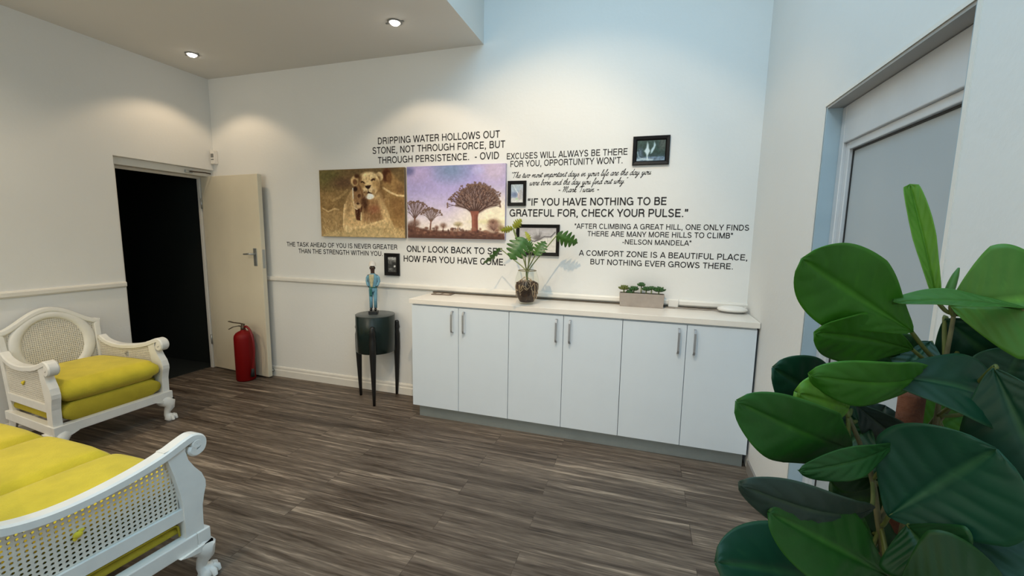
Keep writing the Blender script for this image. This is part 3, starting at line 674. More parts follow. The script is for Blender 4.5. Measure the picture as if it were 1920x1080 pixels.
def tree_paint():
    P = Paint(280, 190, 1.48); K = lambda X, Y: ((X-915)/955, (Y-68)/697)
    P.vgrad([(0, (152, 142, 196)), (0.15, (160, 150, 205)), (0.35, (172, 160, 212)), (0.55, (196, 182, 216)), (0.75, (222, 208, 214)), (0.9, (232, 218, 204)), (1, (226, 208, 190))])
    P.ell(*K(1360,110), 0.16, 0.14, (118, 136, 176), 1.4); P.ell(*K(1010,140), 0.14, 0.12, (178, 160, 208), 1.2); P.ell(*K(930,110), 0.06, 0.06, (112, 110, 160), 1.0)
    P.ell(*K(1780,120), 0.14, 0.20, (190, 172, 200), 1.2); P.ell(*K(1620,120), 0.05, 0.05, (176, 170, 216), 1.2)
    P.ell(*K(1800,560), 0.3, 0.28, (240, 226, 190), 1.3, 0, 0.9); P.ell(*K(1750,600), 0.2, 0.03, (214, 204, 150), 1.0, 0, 0.6)
    P.noise(6, 9, 0.012)
    r2 = random.Random(11)
    BR = (94, 70, 62)
    def fan(root, top, halfw, drop, n, w, col, depth=3):
        """quiver tree crown: forking branches filling a dome"""
        rx, ry = root
        def grow(x, y, a, L, w_, d):
            x2, y2 = x+math.sin(a)*L, y-math.cos(a)*L
            P.seg(K(x, y), K(x2, y2), w_, w_*0.75, col)
            if d == 0:
                P.ell(*K(x2, y2), 0.008, 0.010, (112, 84, 70), 0.8); return
            for s in (-1, 1): grow(x2, y2, a+s*r2.uniform(.10, .38), L*r2.uniform(.62, .85), w_*0.72, d-1)
        for i in range(n):
            a = (i/(n-1)*2-1)*halfw + r2.uniform(-.05, .05)
            grow(rx+math.sin(a)*8, ry, a, top*(1-drop*abs(a)/halfw)/2.35, w, depth)
    # the big quiver tree
    dome = [K(1400,455), K(1415,385), K(1445,330), K(1500,275), K(1570,247), K(1640,245), K(1700,255), K(1760,300), K(1800,350), K(1828,415), K(1790,455), K(1700,480), K(1625,525), K(1560,525), K(1510,480)]
    P.poly(dome, (118, 94, 86), 0.02, 0.90)
    fan((1592, 525), 215, 0.98, 0.02, 9, 0.011, (78, 54, 48), 4)
    for _ in range(260):
        a = r2.uniform(-1.25, 1.25); rr = r2.uniform(60, 235)*(1-0.08*abs(a)); x, y = 1605+math.sin(a)*rr*0.93, 490-math.cos(a)*rr
        P.seg(K(x, y), K(x+r2.uniform(-14, 14), y-r2.uniform(4, 18)), 0.005, 0.003, r2.choice([(70, 48, 44), (132, 102, 88), (150, 112, 94), (84, 60, 54)]), 0.8)
    P.poly([K(1545,500), K(1630,500), K(1618,560), K(1622,680), K(1650,765), K(1545,765), K(1562,660), K(1560,560)], (142, 82, 66), 0.012)
    P.line([K(1575,540), K(1578,660), K(1572,755)], 0.008, (172, 104, 84), 0.6); P.line([K(1608,540), K(1606,660), K(1625,755)], 0.012, (112, 62, 52), 0.6)
    # two smaller ones, left
    P.poly([K(925,425), K(985,418), K(1070,440), K(1108,475), K(1040,530), K(1000,565), K(975,540), K(945,470)], (140, 116, 116), 0.02, 0.6)
    fan((992, 570), 140, 0.72, 0.05, 6, 0.007, (98, 74, 66), 3); P.seg(K(992, 560), K(985, 655), 0.012, 0.018, (118, 78, 66))
    P.poly([K(1098,510), K(1160,488), K(1210,495), K(1236,520), K(1190,580), K(1160,610), K(1125,570)], (140, 118, 118), 0.02, 0.6)
    fan((1158, 600), 110, 0.68, 0.05, 6, 0.006, (104, 82, 72), 3); P.seg(K(1158, 590), K(1150, 675), 0.009, 0.014, (128, 86, 72))
    # scrub and rocky ground
    for X, Y, ru, rv, c in ((1000,620,.045,.05,(128,96,84)),(950,640,.04,.05,(112,80,70)),(1215,660,.022,.028,(124,84,70)),(1282,640,.034,.035,(134,98,82)),(1430,625,.042,.032,(176,156,112)),(1770,640,.062,.085,(134,92,80)),(1690,705,.05,.03,(120,74,60)),(1760,600,.04,.03,(140,100,84)),(1840,660,.03,.04,(146,120,80))):
        P.ell(*K(X, Y), ru, rv, c, 0.9, 0, 0.8)
        for _ in range(16): 
            x, y = X+r2.gauss(0, ru*420), Y+r2.gauss(0, rv*300); P.seg(K(X, Y+rv*500), K(x, y), 0.003, 0.002, tuple(int(v*0.75) for v in c), 0.6)
    P.seg(K(1430, 640), K(1425, 690), 0.006, 0.006, (150, 120, 90)); P.seg(K(1280, 650), K(1280, 700), 0.006, 0.008, (120, 80, 66)); P.seg(K(1215, 670), K(1215, 700), 0.006, 0.008, (110, 70, 56))
    P.poly([K(915,640), K(1000,655), K(1100,680), K(1250,690), K(1450,690), K(1530,685), K(1660,700), K(1870,705), K(1870,790), K(915,790)], (104, 68, 56), 0.03)
    for _ in range(150):
        X, Y = r2.uniform(915, 1870), r2.uniform(665, 765); P.ell(*K(X, Y), r2.uniform(.006, .022), r2.uniform(.008, .022), r2.choice([(74, 46, 40), (128, 84, 68), (140, 98, 78), (92, 60, 50)]), 0.9, 0, 0.7)
    P.poly([K(915,735), K(1870,745), K(1870,790), K(915,790)], (80, 54, 46), 0.03, 0.7)
    P.noise(50, 36, 0.04, 2); return P
canvas('unframed violet-sky canvas print of quiver trees, right of the lion canvas', (2.637, 1.706), 0.876, 0.592, tree_paint(), mat('canvas_edge_violet', (0.46, 0.42, 0.56), 0.8))

def framed(name, label, x0, x1, z0, z1, fw, P, depth=0.022, mount=None):
    w, h = x1-x0, z1-z0; t = thing(name, label, 'picture', ((x0+x1)/2, -0.0005, (z0+z1)/2), 0, 'small black picture frames on the back wall')
    m = MB()
    def ring(a, ya, b, yb):   # one band of the moulding between rectangle inset a at depth ya and inset b at depth yb
        bm = m.bm; A = []; B = []
        for sx, sz in ((-1,-1),(1,-1),(1,1),(-1,1)):
            A.append(bm.verts.new((sx*(w/2-a), -ya, sz*(h/2-a)))); B.append(bm.verts.new((sx*(w/2-b), -yb, sz*(h/2-b))))
        for i in range(4): bm.faces.new((A[i], A[(i+1) % 4], B[(i+1) % 4], B[i]))
    ring(0, 0, 0, depth*0.8); ring(0, depth*0.8, 0.004, depth); ring(0.004, depth, fw*0.7, depth*0.85); ring(fw*0.7, depth*0.85, fw, depth*0.35)
    m.build('frame', M_FRAMEBLACK, t, fixn=True)
    P.mesh('photo', M_PHOTO, w-2*fw+0.004, h-2*fw+0.004, t, -depth*0.4)
    MB().box(-w/2+0.004, w/2-0.004, -0.004, -0.0005, -h/2+0.004, h/2-0.004).build('backing', M_GAP, t)
    return t
P = Paint(60, 46, 1.4); P.vgrad([(0, (48, 72, 62)), (0.6, (30, 56, 46)), (0.78, (44, 70, 72)), (0.82, (92, 116, 140)), (1, (110, 132, 150))])
P.ell(0.9, 0.2, 0.12, 0.35, (84, 88, 80), 1.0, 0, .7); P.ell(0.12, 0.62, 0.10, 0.25, (70, 92, 108), 1.0); P.noise(20, 14, 0.22)
P.poly([(.36,.08),(.40,.2),(.42,.38),(.47,.52),(.42,.66),(.37,.84),(.34,.66),(.26,.52),(.33,.36)], (196, 218, 226), 0.07); P.poly([(.60,.06),(.66,.24),(.62,.42),(.55,.60),(.49,.66),(.50,.46),(.58,.3)], (176, 204, 216), 0.06)
P.line([(0.03,.95),(.2,.9),(.4,.93),(.55,.96)], 0.05, (190, 214, 224), .7); P.line([(.37,.66),(.38,.9)], 0.02, (214, 232, 238)); P.line([(.02,.55),(.08,.8),(.2,.92)], 0.03, (150,178,190), .6)
framed('picture_frame', 'black-framed dark green photo of white water plumes, highest at the right', 4.019, 4.266, 1.957, 2.154, 0.030, P)
P = Paint(44, 60, 0.75); P.vgrad([(0, (176, 192, 200)), (0.3, (164, 182, 200)), (0.6, (150, 164, 190)), (0.8, (206, 206, 206)), (1, (222, 222, 218))])
P.ell(.3, .58, .26, .14, (104, 124, 164), 1.0); P.line([(.2,.05),(.5,.4),(.68,.6)], 0.02, (220, 228, 232), .8); P.ell(.68, .62, .12, .16, (196, 176, 174), 1.0); P.ell(.85, .5, .14, .3, (176, 176, 180), 1.0); P.ell(.5, .8, .1, .05, (170, 200, 160), 1.0); P.noise(9, 12, 0.08)
framed('picture_frame', 'small upright black frame with a pale blue photo, above the grateful quote', 3.088, 3.237, 1.677, 1.868, 0.027, P)
P = Paint(80, 56, 1.45); P.vgrad([(0, (186, 180, 182)), (0.35, (196, 190, 190)), (0.6, (214, 208, 204)), (1, (226, 222, 216))])
for k in range(26):
    a = random.uniform(-1.4, 1.4); P.seg((.52, .48), (.52+math.sin(a)*random.uniform(.1, .28)/1.0, .48-math.cos(a)*random.uniform(.2, .45)), 0.010, 0.004, (128, 120, 122), .65)
P.ell(.5, .42, .1, .1, (104, 96, 96), 1.0, 0, .7); P.line([(.02,.52),(.2,.47),(.42,.56),(.56,.47),(.68,.36),(.86,.36),(.97,.18)], 0.022, (96, 90, 92), .9)
P.poly([(0,.55),(.2,.52),(.42,.6),(.6,.5),(.72,.42),(.88,.42),(1,.24),(1,1),(0,1)], (232, 226, 216), 0.02); P.line([(.78,.4),(.76,.7),(.85,.8)], 0.008, (176, 170, 170), .6); P.noise(14, 10, 0.05)
framed('picture_frame', 'wide black frame with a snowy tree photo, partly behind the vase plant', 3.163, 3.509, 1.293, 1.534, 0.027, P)
P = Paint(40, 50, 0.75); P.vgrad([(0, (110, 110, 108)), (0.3, (96, 96, 94)), (0.4, (40, 40, 40)), (0.75, (56, 56, 55)), (1, (88, 88, 86))])
P.ell(.5, .1, .5, .10, (170, 170, 168), 0.9); P.ell(.3, .4, .2, .10, (112, 112, 110), 0.9); P.ell(.8, .62, .13, .07, (196, 196, 194), 0.6); P.ell(.3, .8, .25, .06, (120, 120, 118), 0.9); P.noise(9, 10, 0.3)
framed('picture_frame', 'small upright black frame with a grey photo, behind the blue figurine', 1.953, 2.101, 1.077, 1.273, 0.034, P)

# ------------------------------------------------------------------ ceiling downlights, sensor, door stop
for k, (lx, ly, lab) in enumerate(((0.455, -0.475, 'round recessed ceiling downlight over the doorway corner'), (2.402, -0.488, 'round recessed ceiling downlight above the canvases, near the raised bay'))):
    t = thing('ceiling_light', lab, 'ceiling light', (lx, ly, H), 0, 'recessed ceiling downlights')
    MB().lathe([(0.034, 0.0), (0.050, 0.0), (0.050, -0.004), (0.046, -0.007), (0.034, -0.006), (0.034, 0.0)], seg=28, cap=False).build('trim_ring', M_GREYP, t, smooth=True)
    MB().lathe([(0.033, -0.0005), (0.031, -0.012), (0.022, -0.019), (0.008, -0.022), (0.0005, -0.022)], seg=24).build('lens', M_LAMP, t, smooth=True)
    for s in (-1, 1):
        MB().box(s*0.058-0.012, s*0.058+0.012, -0.006, 0.006, -0.006, 0.0).build('clip', M_GREYP, t)
    spot_light('downlight', (lx, ly, H-0.03), (lx, ly, 0), 118, 0.35, 15, WARM, 0.03)

t = thing('alarm_sensor', 'small white box sensor high in the corner above the open door', 'sensor', (0.034, -0.004, 2.095), 0)
MB().prism([(-0.026, 0.0), (0.026, 0.0), (0.026, 0.125), (0.018, 0.135), (-0.018, 0.135), (-0.026, 0.125)], 'y', -0.035, 0.003).build('housing', M_PLASTIC, t, bevel=0.004)
MB().box(-0.016, 0.018, -0.037, -0.034, 0.062, 0.098).build('dark_window', M_GREYP, t)
MB().box(-0.016, 0.018, -0.037, -0.034, 0.038, 0.048).build('grille', M_GREYP, t)

t = thing('door_stop', 'small dark door stop on the skirting behind the open door', 'door stop', (0.635, -0.018, 0.060), 0)
MB().tube([(0, 0, 0), (0, -0.03, 0)], 0.012, 12).build('post', M_STEEL, t, smooth=True)
MB().tube([(0, -0.03, 0), (0, -0.042, 0)], 0.017, 12).build('bumper', M_RUBBER, t, smooth=True)

# ------------------------------------------------------------------ fire extinguisher
t = thing('fire_extinguisher', 'red fire extinguisher standing on the floor against the open door', 'fire extinguisher', (0.478, -0.195, 0.0), 0.0)
MB().lathe([(0.070, 0.0), (0.078, 0.004), (0.084, 0.015), (0.084, 0.42), (0.080, 0.445), (0.066, 0.468), (0.045, 0.482), (0.024, 0.489), (0.024, 0.50)], seg=36).build('cylinder', M_RED, t, smooth=True)
MB().lathe([(0.017, 0.498), (0.021, 0.503), (0.021, 0.525), (0.016, 0.530), (0.016, 0.552), (0.010, 0.558)], seg=16).build('valve', M_BRASS, t, smooth=True)
MB().sweep([(0.018, 0, 0.553), (-0.03, -0.012, 0.562), (-0.085, -0.03, 0.568), (-0.125, -0.045, 0.580)], (0.25, -0.95, 0.0), 0.020, 0.007).build('lever', M_BRASS, t)
MB().sweep([(0.0, 0, 0.528), (-0.04, -0.012, 0.535), (-0.09, -0.03, 0.524), (-0.125, -0.045, 0.502)], (0.25, -0.95, 0.0), 0.020, 0.007).build('carry_handle', M_BRASS, t)
hp = smooth_path([(0.018, 0, 0.525), (0.055, -0.008, 0.535), (0.105, -0.016, 0.50), (0.142, -0.022, 0.41), (0.146, -0.022, 0.30), (0.128, -0.02, 0.19), (0.112, -0.018, 0.12)], 6)
hs = MB().tube(hp, 0.0105, 12).build('hose', M_REDHOSE, t, smooth=True)
MB().tube([(0.114, -0.018, 0.13), (0.108, -0.018, 0.09), (0.104, -0.018, 0.05)], [0.014, 0.015, 0.019], 12).build('nozzle', M_RUBBER, hs, smooth=True)

# ------------------------------------------------------------------ drum side table and figurine
DC = Vector((1.951, -0.163, 0.0)); DR = 0.163; DB, DT = 0.435, 0.757
t = thing('drum_side_table', 'dark green round drum side table on three tapering black legs', 'side table', DC)
MB().lathe([(0.001, DB), (DR-0.004, DB), (DR, DB+0.004), (DR, DT-0.006), (DR-0.003, DT-0.002)], seg=56, cap=False).build('drum', M_DRUM, t, autos=50)
MB().lathe([(DR-0.003, DT-0.012), (DR+0.001, DT-0.008), (DR+0.001, DT-0.003), (DR-0.004, DT), (0.001, DT)], seg=56, cap=False).build('top', M_DRUMTOP, t, autos=50)
for fx, fy in ((1.771, -0.155), (2.028, -0.312), (2.058, -0.030)):
    a = math.atan2(fy-DC.y, fx-DC.x); ca, sa = math.cos(a), math.sin(a)
    pts = [(0.176, 0.0, .009), (0.180, 0.12, .012), (0.184, 0.30, .017), (0.186, 0.44, .021), (0.186, 0.56, .021), (0.184, 0.60, .017), (0.187, 0.625, .020), (0.190, 0.65, .014), (0.188, 0.668, .015), (0.186, 0.682, .009)]
    lg = MB().tube([(ca*r, sa*r, z) for r, z, _ in pts], [q*1.3 for _, _, q in pts], 12).build('leg', M_BLACK, t, smooth=True)

fg = thing('figurine', 'painted wooden figurine in a blue suit and pale pith helmet, on the drum table', 'figurine', (1.942, -0.172, DT), 0.42)
# local front is -y
ZA = [0, .022, .205, .335, .388, .47]; ZB_ = [0, .028, .226, .343, .412, .462]
zf = lambda z: float(np.interp(z, ZA, ZB_))
body = bpy.data.meshes.new('body')
jn = [(0,0,.205,.024),(0,0,.25,.026),(0,0.002,.30,.030),(0,0,.338,.013),(0,-.002,.362,.020),(0,-.004,.385,.022),(0,-.004,.405,.018),
      (.019,0,.19,.018),(.020,-.004,.12,.013),(.021,0,.05,.009),(.021,-.016,.040,.008),
      (-.019,0,.19,.018),(-.020,-.004,.12,.013),(-.021,0,.05,.009),(-.021,-.016,.040,.008),
      (.040,.002,.318,.013),(.050,.008,.265,.010),(.036,-.012,.222,.008),(.026,-.020,.214,.006),
      (-.040,.002,.318,.013),(-.048,.006,.262,.010),(-.038,-.010,.222,.008),(-.028,-.020,.214,.006)]
ed = [(0,1),(1,2),(2,3),(3,4),(4,5),(5,6),(0,7),(7,8),(8,9),(9,10),(0,11),(11,12),(12,13),(13,14),(2,15),(15,16),(16,17),(17,18),(2,19),(19,20),(20,21),(21,22)]
body.from_pydata([(j[0]*.88, j[1], zf(j[2])) for j in jn], ed, []); 
bo = bpy.data.objects.new('body', body); COL.objects.link(bo); bo.parent = fg; body.materials.append(M_SKIN)
sk = bo.modifiers.new('skin', 'SKIN'); sk.use_smooth_shade = True
for i, j in enumerate(jn): body.skin_vertices[0].data[i].radius = (j[3], j[3])
body.skin_vertices[0].data[0].use_root = True
sb = bo.modifiers.new('sub', 'SUBSURF'); sb.levels = 1; sb.render_levels = 1
MB().box(-.042, .042, -.034, .030, 0, .022).build('base', M_BLACK, fg, bevel=0.003)
sh = MB()
for s in (-1, 1): sh.ball((s*.021, -.010, .032), .013, .024, .011)
sh.build('shoes', M_BLACK, fg, smooth=True)
tr = MB()
for s in (-1, 1): tr.tube([(s*.021, 0, .042), (s*.0205, -.003, .12), (s*.019, 0, .185), (s*.014, 0, .208)], [.0145, .0165, .0215, .024], 14)
tr.build('trousers', M_BLUE, fg, smooth=True)
jk = MB().lathe([(.034, .170), (.039, .19), (.037, .215), (.040, .25), (.045, .295), (.042, .320), (.026, .337), (.014, .343)], seg=24)
for v in jk.bm.verts: v.co.y *= 0.74
for s in (-1, 1):
    jk.tube([(s*.038, .002, .322), (s*.050, .006, .30), (s*.055, .010, .265), (s*.047, -.004, .238), (s*.036, -.014, .222)], [.013, .0155, .0145, .0125, .011], 12)
jk.build('jacket', M_BLUE, fg, smooth=True)
st = MB().grid(lambda a, b: ((a-.5)*(.018+.026*min(1, b*1.4)) - .004, -(.0345+.002)*math.cos((a-.5)*0.9) + .006*max(0, b-.75)*4*.9, .215+.120*b), 8, 10)
st.build('shirt', M_SHIRT, fg, smooth=True, solid=0.002)
MB().tube([(math.cos(k/24*2*PI)*.0385, math.sin(k/24*2*PI)*.030, .212) for k in range(25)], .0055, 8).build('belt', M_TEAL, fg, smooth=True)
MB().grid(lambda a, b: ((a-.5)*.022-.014, -.0305+.008*b*b, .208-.068*b), 4, 6).build('sash', M_TEAL, fg, smooth=True, solid=0.003)
fc = MB(); fc.ball((0, -.0265, .374), .0042, .006, .008)
fc.tube([(-.008, -.0235, .359), (0, -.0255, .3575), (.008, -.0235, .359)], .0022, 6)
for s in (-1, 1): fc.ball((s*.0235, -.003, .375), .004, .006, .008)
fc.build('face', M_SKIN, fg, smooth=True)
ey = MB()
for s in (-1, 1): ey.ball((s*.009, -.0235, .380), .0035, .002, .002, 8, 6)
ey.build('eyes', M_SHIRT, fg, smooth=True)
MB().lathe([(.024, .390), (.037, .392), (.038, .396), (.031, .402), (.031, .425), (.025, .446), (.013, .456), (.006, .459), (.006, .466), (.001, .469)], seg=24, c=(0, -.003, 0)).build('helmet', M_PINK, fg, smooth=True)

for o in fg.children:
    if o is not bo:
        for v in o.data.vertices: v.co.x *= .88; v.co.z = zf(v.co.z)

# ------------------------------------------------------------------ vase with lobed-leaf plant
def thin_glass(name, tint):
    m = bpy.data.materials.new(name); m.use_nodes = True; nt = m.node_tree; nt.nodes.clear()
    o = nt.nodes.new('ShaderNodeOutputMaterial'); mx = nt.nodes.new('ShaderNodeMixShader'); tr_ = nt.nodes.new('ShaderNodeBsdfTransparent'); gl = nt.nodes.new('ShaderNodeBsdfGlossy'); f = nt.nodes.new('ShaderNodeLayerWeight')
    pw = nt.nodes.new('ShaderNodeMath'); pw.operation = 'POWER'; pw.inputs[1].default_value = 4; ma = nt.nodes.new('ShaderNodeMath'); ma.operation = 'MULTIPLY_ADD'; ma.inputs[1].default_value = .45; ma.inputs[2].default_value = .04
    f.inputs['Blend'].default_value = .5; tr_.inputs['Color'].default_value = (*tint, 1); gl.inputs['Roughness'].default_value = 0.03
    nt.links.new(f.outputs['Facing'], pw.inputs[0]); nt.links.new(pw.outputs[0], ma.inputs[0]); nt.links.new(ma.outputs[0], mx.inputs[0]); nt.links.new(tr_.outputs[0], mx.inputs[1]); nt.links.new(gl.outputs[0], mx.inputs[2]); nt.links.new(mx.outputs[0], o.inputs[0]); return m
M_VGLASS = thin_glass('thin_clear_glass', (0.96, 0.97, 0.94))
VX, VY, VZ = 3.327, -0.257, 0.9503
vs = thing('glass_vase', 'clear rounded glass vase standing on the worktop, packed with dark roots', 'vase', (VX, VY, VZ))
vp = [(0.001, 0.0), (0.050, 0.0), (0.058, 0.012), (0.076, 0.06), (0.088, 0.115), (0.089, 0.15), (0.083, 0.195), (0.070, 0.232), (0.066, 0.244)]
vin = [(0.063, 0.244), (0.067, 0.231), (0.080, 0.194), (0.086, 0.15), (0.085, 0.115), (0.073, 0.061), (0.054, 0.013), (0.001, 0.010)]
MB().lathe(vp, seg=44, cap=False).build('glass_wall', M_VGLASS, vs, smooth=True)
MB().tube([(math.cos(k/40*2*PI)*.0655, math.sin(k/40*2*PI)*.0655, .244) for k in range(41)], .003, 8).build('rim', mat('olive_glass_rim', (0.25, 0.22, 0.12), 0.2), vs, smooth=True)

pl = thing('vase_plant', 'green plant with deeply lobed leaves growing from the glass vase', 'plant', (VX, VY, VZ))
ORG = Vector((VX, VY, VZ))
sb_ = MB().lathe([(0.001, 0.012), (0.049, 0.014), (0.066, 0.045), (0.078, 0.085), (0.083, 0.125), (0.078, 0.155), (0.05, 0.168), (0.001, 0.172)], seg=32, cap=False)
for v in sb_.bm.verts:
    k = 1+0.06*math.sin(v.co.x*170)*math.sin(v.co.y*150+v.co.z*90); v.co.x *= min(k, 1.02); v.co.y *= min(k, 1.02)
sb_.build('root_ball', M_SOIL, pl, smooth=True)
rt = MB(); r3 = random.Random(5)
for k in range(22):
    a = r3.uniform(-PI, PI); pts = []; z = r3.uniform(.13, .20); r = r3.uniform(.015, .04)
    for q in range(7):
        f = q/6; zz = z-f*r3.uniform(.03, .14); rr = r+(0.0835-0.1*max(0, .10-zz)*1.2-max(0, zz-.15)*.25-r)*min(1, f*2.2); a += r3.uniform(-.05, .35)
        pts.append((math.cos(a)*rr, math.sin(a)*rr, max(.03, zz)))
    rt.tube(smooth_path(pts, 4), r3.uniform(.0014, .003), 6)
rt.build('roots', M_ROOT, pl, smooth=True)
def lobed(base, tip, width, roll, mt, nl=5, bend=.1):
    base = Vector(base); tip = Vector(tip); ax = tip-base; Lh = ax.length; ax.normalize(); view = (CAM-(base+tip)/2).normalized()
    wd = ax.cross(view).normalized(); wd = Matrix.Rotation(roll, 3, ax) @ wd; n = wd.cross(ax)
    nu = 84
    def fn(u, v):
        s = v*2-1; env = (math.sin(PI*min(1, u*0.93+0.07))**0.6)*(1.0-0.35*u); lob = abs(math.sin(PI*(u*nl+0.12)))**0.62
        hw = width/2*env*(0.20+0.84*lob) if u < 0.97 else width/2*0.08
        fwd = 0.42*width*abs(s)**1.5*env*(0.3+0.7*lob)
        p = base + ax*(u*Lh+fwd*(0.6-u*0.5)-0.06*width*(abs(s))*(1-u)) + wd*(hw*s) + n*(bend*Lh*math.sin(PI*u) - abs(s)*hw*0.22 + 0.012*Lh*math.sin(u*nl*2*PI)*abs(s))
        return p-ORG
    o = MB().grid(fn, nu, 8).build('leaf', mt, pl, smooth=True, solid=0.0008); return o
def vstem(top, lean, r0=.0042):
    top = Vector(top)-ORG; h = Vector(lean)
    MB().tube(smooth_path([(h.x*.2, h.y*.2, .16), (h.x*.5, h.y*.5, .245), (h.x+(top.x-h.x)*.5, h.y+(top.y-h.y)*.5, .245+(top.z-.245)*.55), top], 6), [r0]*19, 8).build('stem', M_STEM, pl, smooth=True)
VL = [  # base px, tip px, plane y, base y, tip y, width, roll, material
 ((1044,441),(1083,456),-.20,-.16,.125,0.25,M_LEAF1,(.02,.02)),
 ((984,447),(957,486),-.56,-.64,.155,0.1,M_LEAF1,(-.01,-.03)),
 ((1004,478),(1022,452),-.36,-.30,.115,-0.5,M_LEAF1,(.01,-.02)),
 ((998,470),(985,452),-.32,-.34,.10,0.6,M_LEAF1,(.0,.0)),
 ((938,466),(906,494),-.20,-.24,.075,-0.9,M_LEAF1,(-.03,.01)),
 ((963,427),(978,411),-.20,-.17,.075,0.4,M_LEAFY,(-.015,.01)),
 ((961,428),(939,432),-.20,-.24,.06,-0.4,M_LEAFY,(-.012,.015)),
 ((994,452),(985,434),-.24,-.22,.05,0.7,M_LEAFY,(.005,.01)),
]
for b, q, yb, yt, wd_, rl, mt, ln in VL:
    B_ = on(*b, 1, yb); lobed(B_, on(*q, 1, yt), wd_*1.15, rl, mt); vstem(B_, (ln[0], ln[1], 0))

# ------------------------------------------------------------------ trough with succulents, router, cable, plug, brochure
PX0, PX1, PY0, PY1, PZ = 3.978, 4.286, -0.098, -0.028, 0.9503
tp = MB(); bm = tp.bm; hgt = 0.098
O = [(-.150, -.031), (.150, -.031), (.150, .031), (-.150, .031)]; Oi = [(-.146, -.027), (.146, -.027), (.146, .027), (-.146, .027)]
lo = [bm.verts.new((x*0.99, y, 0)) for x, y in O]; hi = [bm.verts.new((x*1.03, y*1.08, hgt)) for x, y in O]; ih = [bm.verts.new((x*1.02, y*1.06, hgt)) for x, y in Oi]; il = [bm.verts.new((x, y, .02)) for x, y in Oi]
bm.faces.new(lo[::-1]); bm.faces.new(il)
for A, B in ((lo, hi), (hi, ih), (ih, il)):
    for i in range(4): bm.faces.new((A[i], A[(i+1) % 4], B[(i+1) % 4], B[i]))
pc = Vector((4.134, -0.066, PZ))
tro = tp.build('planter_trough', M_POT, loc=pc, bevel=0.0015); tag(tro, 'grey rectangular cement trough planter on the worktop by the wall', 'planter')
MB().box(-.144, .144, -.026, .026, .022, .086).build('soil', M_SOIL, tro)
r4 = random.Random(9)
SP = [(-.125, .034, .040, 0, 'olive succulent rosette at the left end of the grey trough'), (-.085, -.004, .026, 1, 'small dark succulent between the left rosette and the third one in the trough'),
      (-.055, .03, .038, 0, 'green succulent rosette third from the left in the grey trough'), (-.005, .075, .030, 1, 'tallest succulent standing on a stalk in the middle of the trough'),
      (.030, .035, .036, 0, 'low green succulent just right of the tall stalk in the trough'), (.066, .048, .024, 1, 'small thin-stalked succulent beside the right end rosette'),
      (.115, .03, .046, 0, 'broad green succulent rosette at the right end of the trough')]
for dx, dz, r, kind, lab in SP:
    z0 = PZ+0.086; s_ = thing('succulent', lab, 'succulent', (pc.x+dx, pc.y-0.004, z0), 0, 'succulents in the grey trough')
    hc = 0.012+max(0, dz)*0.75
    MB().tube([(0, 0, -0.004), (0, 0, hc)], [0.005, 0.004], 8).build('stalk', M_STEM, s_, smooth=True)
    lf = MB()
    for ring in range(4):
        n = 11-2*ring
        for k in range(n):
            a = 2*PI*k/n+ring*.4; el = 0.15+ring*0.5; d = Vector((math.cos(a)*math.cos(el), math.sin(a)*math.cos(el)*.72, math.sin(el)))
            L_ = r*(1-.22*ring)*r4.uniform(.85, 1.1); lf.tube([Vector((0, 0, hc)), Vector((0, 0, hc))+d*L_*.45, Vector((0, 0, hc))+d*L_*.8+Vector((0, 0, .003)), Vector((0, 0, hc))+d*L_+Vector((0, 0, .007))], [.0035, .0085, .0078, .002], 7)
    lf.build('leaves', M_SUCC2 if dx < -.1 else M_SUCC, s_, smooth=True)

ro = thing('router', 'white oval wireless router lying at the right end of the worktop', 'router', (4.725, -0.085, 0.9503), -0.05)
MB().lathe([(0.001, 0.010), (0.086, 0.010), (0.094, 0.016), (0.090, 0.024), (0.060, 0.033), (0.001, 0.036)], seg=40, cap=False).build('shell', M_PLASTIC, ro, smooth=True)
MB().lathe([(0.001, 0.0), (0.070, 0.0), (0.084, 0.009), (0.084, 0.012), (0.001, 0.012)], seg=40, cap=False).build('foot', M_GREYP, ro, smooth=True)
for o in ro.children:
    for v in o.data.vertices: v.co.y *= 0.62; v.co.z *= 1.35
MB().tube([(0.078, 0.02, 0.012), (0.080, 0.022, 0.042)], 0.004, 8).build('antenna', M_PLASTIC, ro, smooth=True)
cb = MB(); zc_ = 0.9535
cb.tube(smooth_path([(4.295, -.05, zc_), (4.34, -.058, zc_), (4.39, -.045, zc_+.004), (4.44, -.062, zc_+.003), (4.50, -.05, zc_+.003), (4.56, -.062, zc_), (4.61, -.055, zc_), (4.64, -.07, zc_+.008)], 8), .0032, 8)
cb.tube(smooth_path([(4.295, -.042, zc_), (4.35, -.040, zc_), (4.42, -.060, zc_+.006), (4.48, -.066, zc_+.002), (4.54, -.045, zc_+.002), (4.60, -.040, zc_), (4.645, -.062, zc_+.008)], 8), .0028, 8)
tag(cb.build('power_cable', mat('grey_cable', (0.30, 0.26, 0.22), 0.5), smooth=True), 'thin grey cables trailing along the worktop from trough to router', 'cable')
pg = thing('plug_adaptor', 'small white plug adaptor upright on the wall between trough and router', 'plug', (4.352, -0.0255, 0.956), 0)
MB().box(-.032, .032, -.006, .020, .0, .052).build('body', M_PLASTIC, pg, bevel=0.003)
MB().tube([(.034, -.004, .0), (.034, -.004, .06)], .0028, 8).build('cable_tail', M_PLASTIC, pg, smooth=True)

bk = thing('brochure', 'small dark brown brochure lying at the left end of the worktop', 'brochure', (2.555, -0.075, 0.9503), 0.12)
MB().box(-.085, .085, -.052, .052, 0, .006).build('cover', M_BOOK, bk, bevel=0.001)
MB().box(-.055, -.015, -.030, .020, .006, .0066).box(.010, .060, -.036, .000, .006, .0066).build('cover_picture', M_BOOKP, bk)

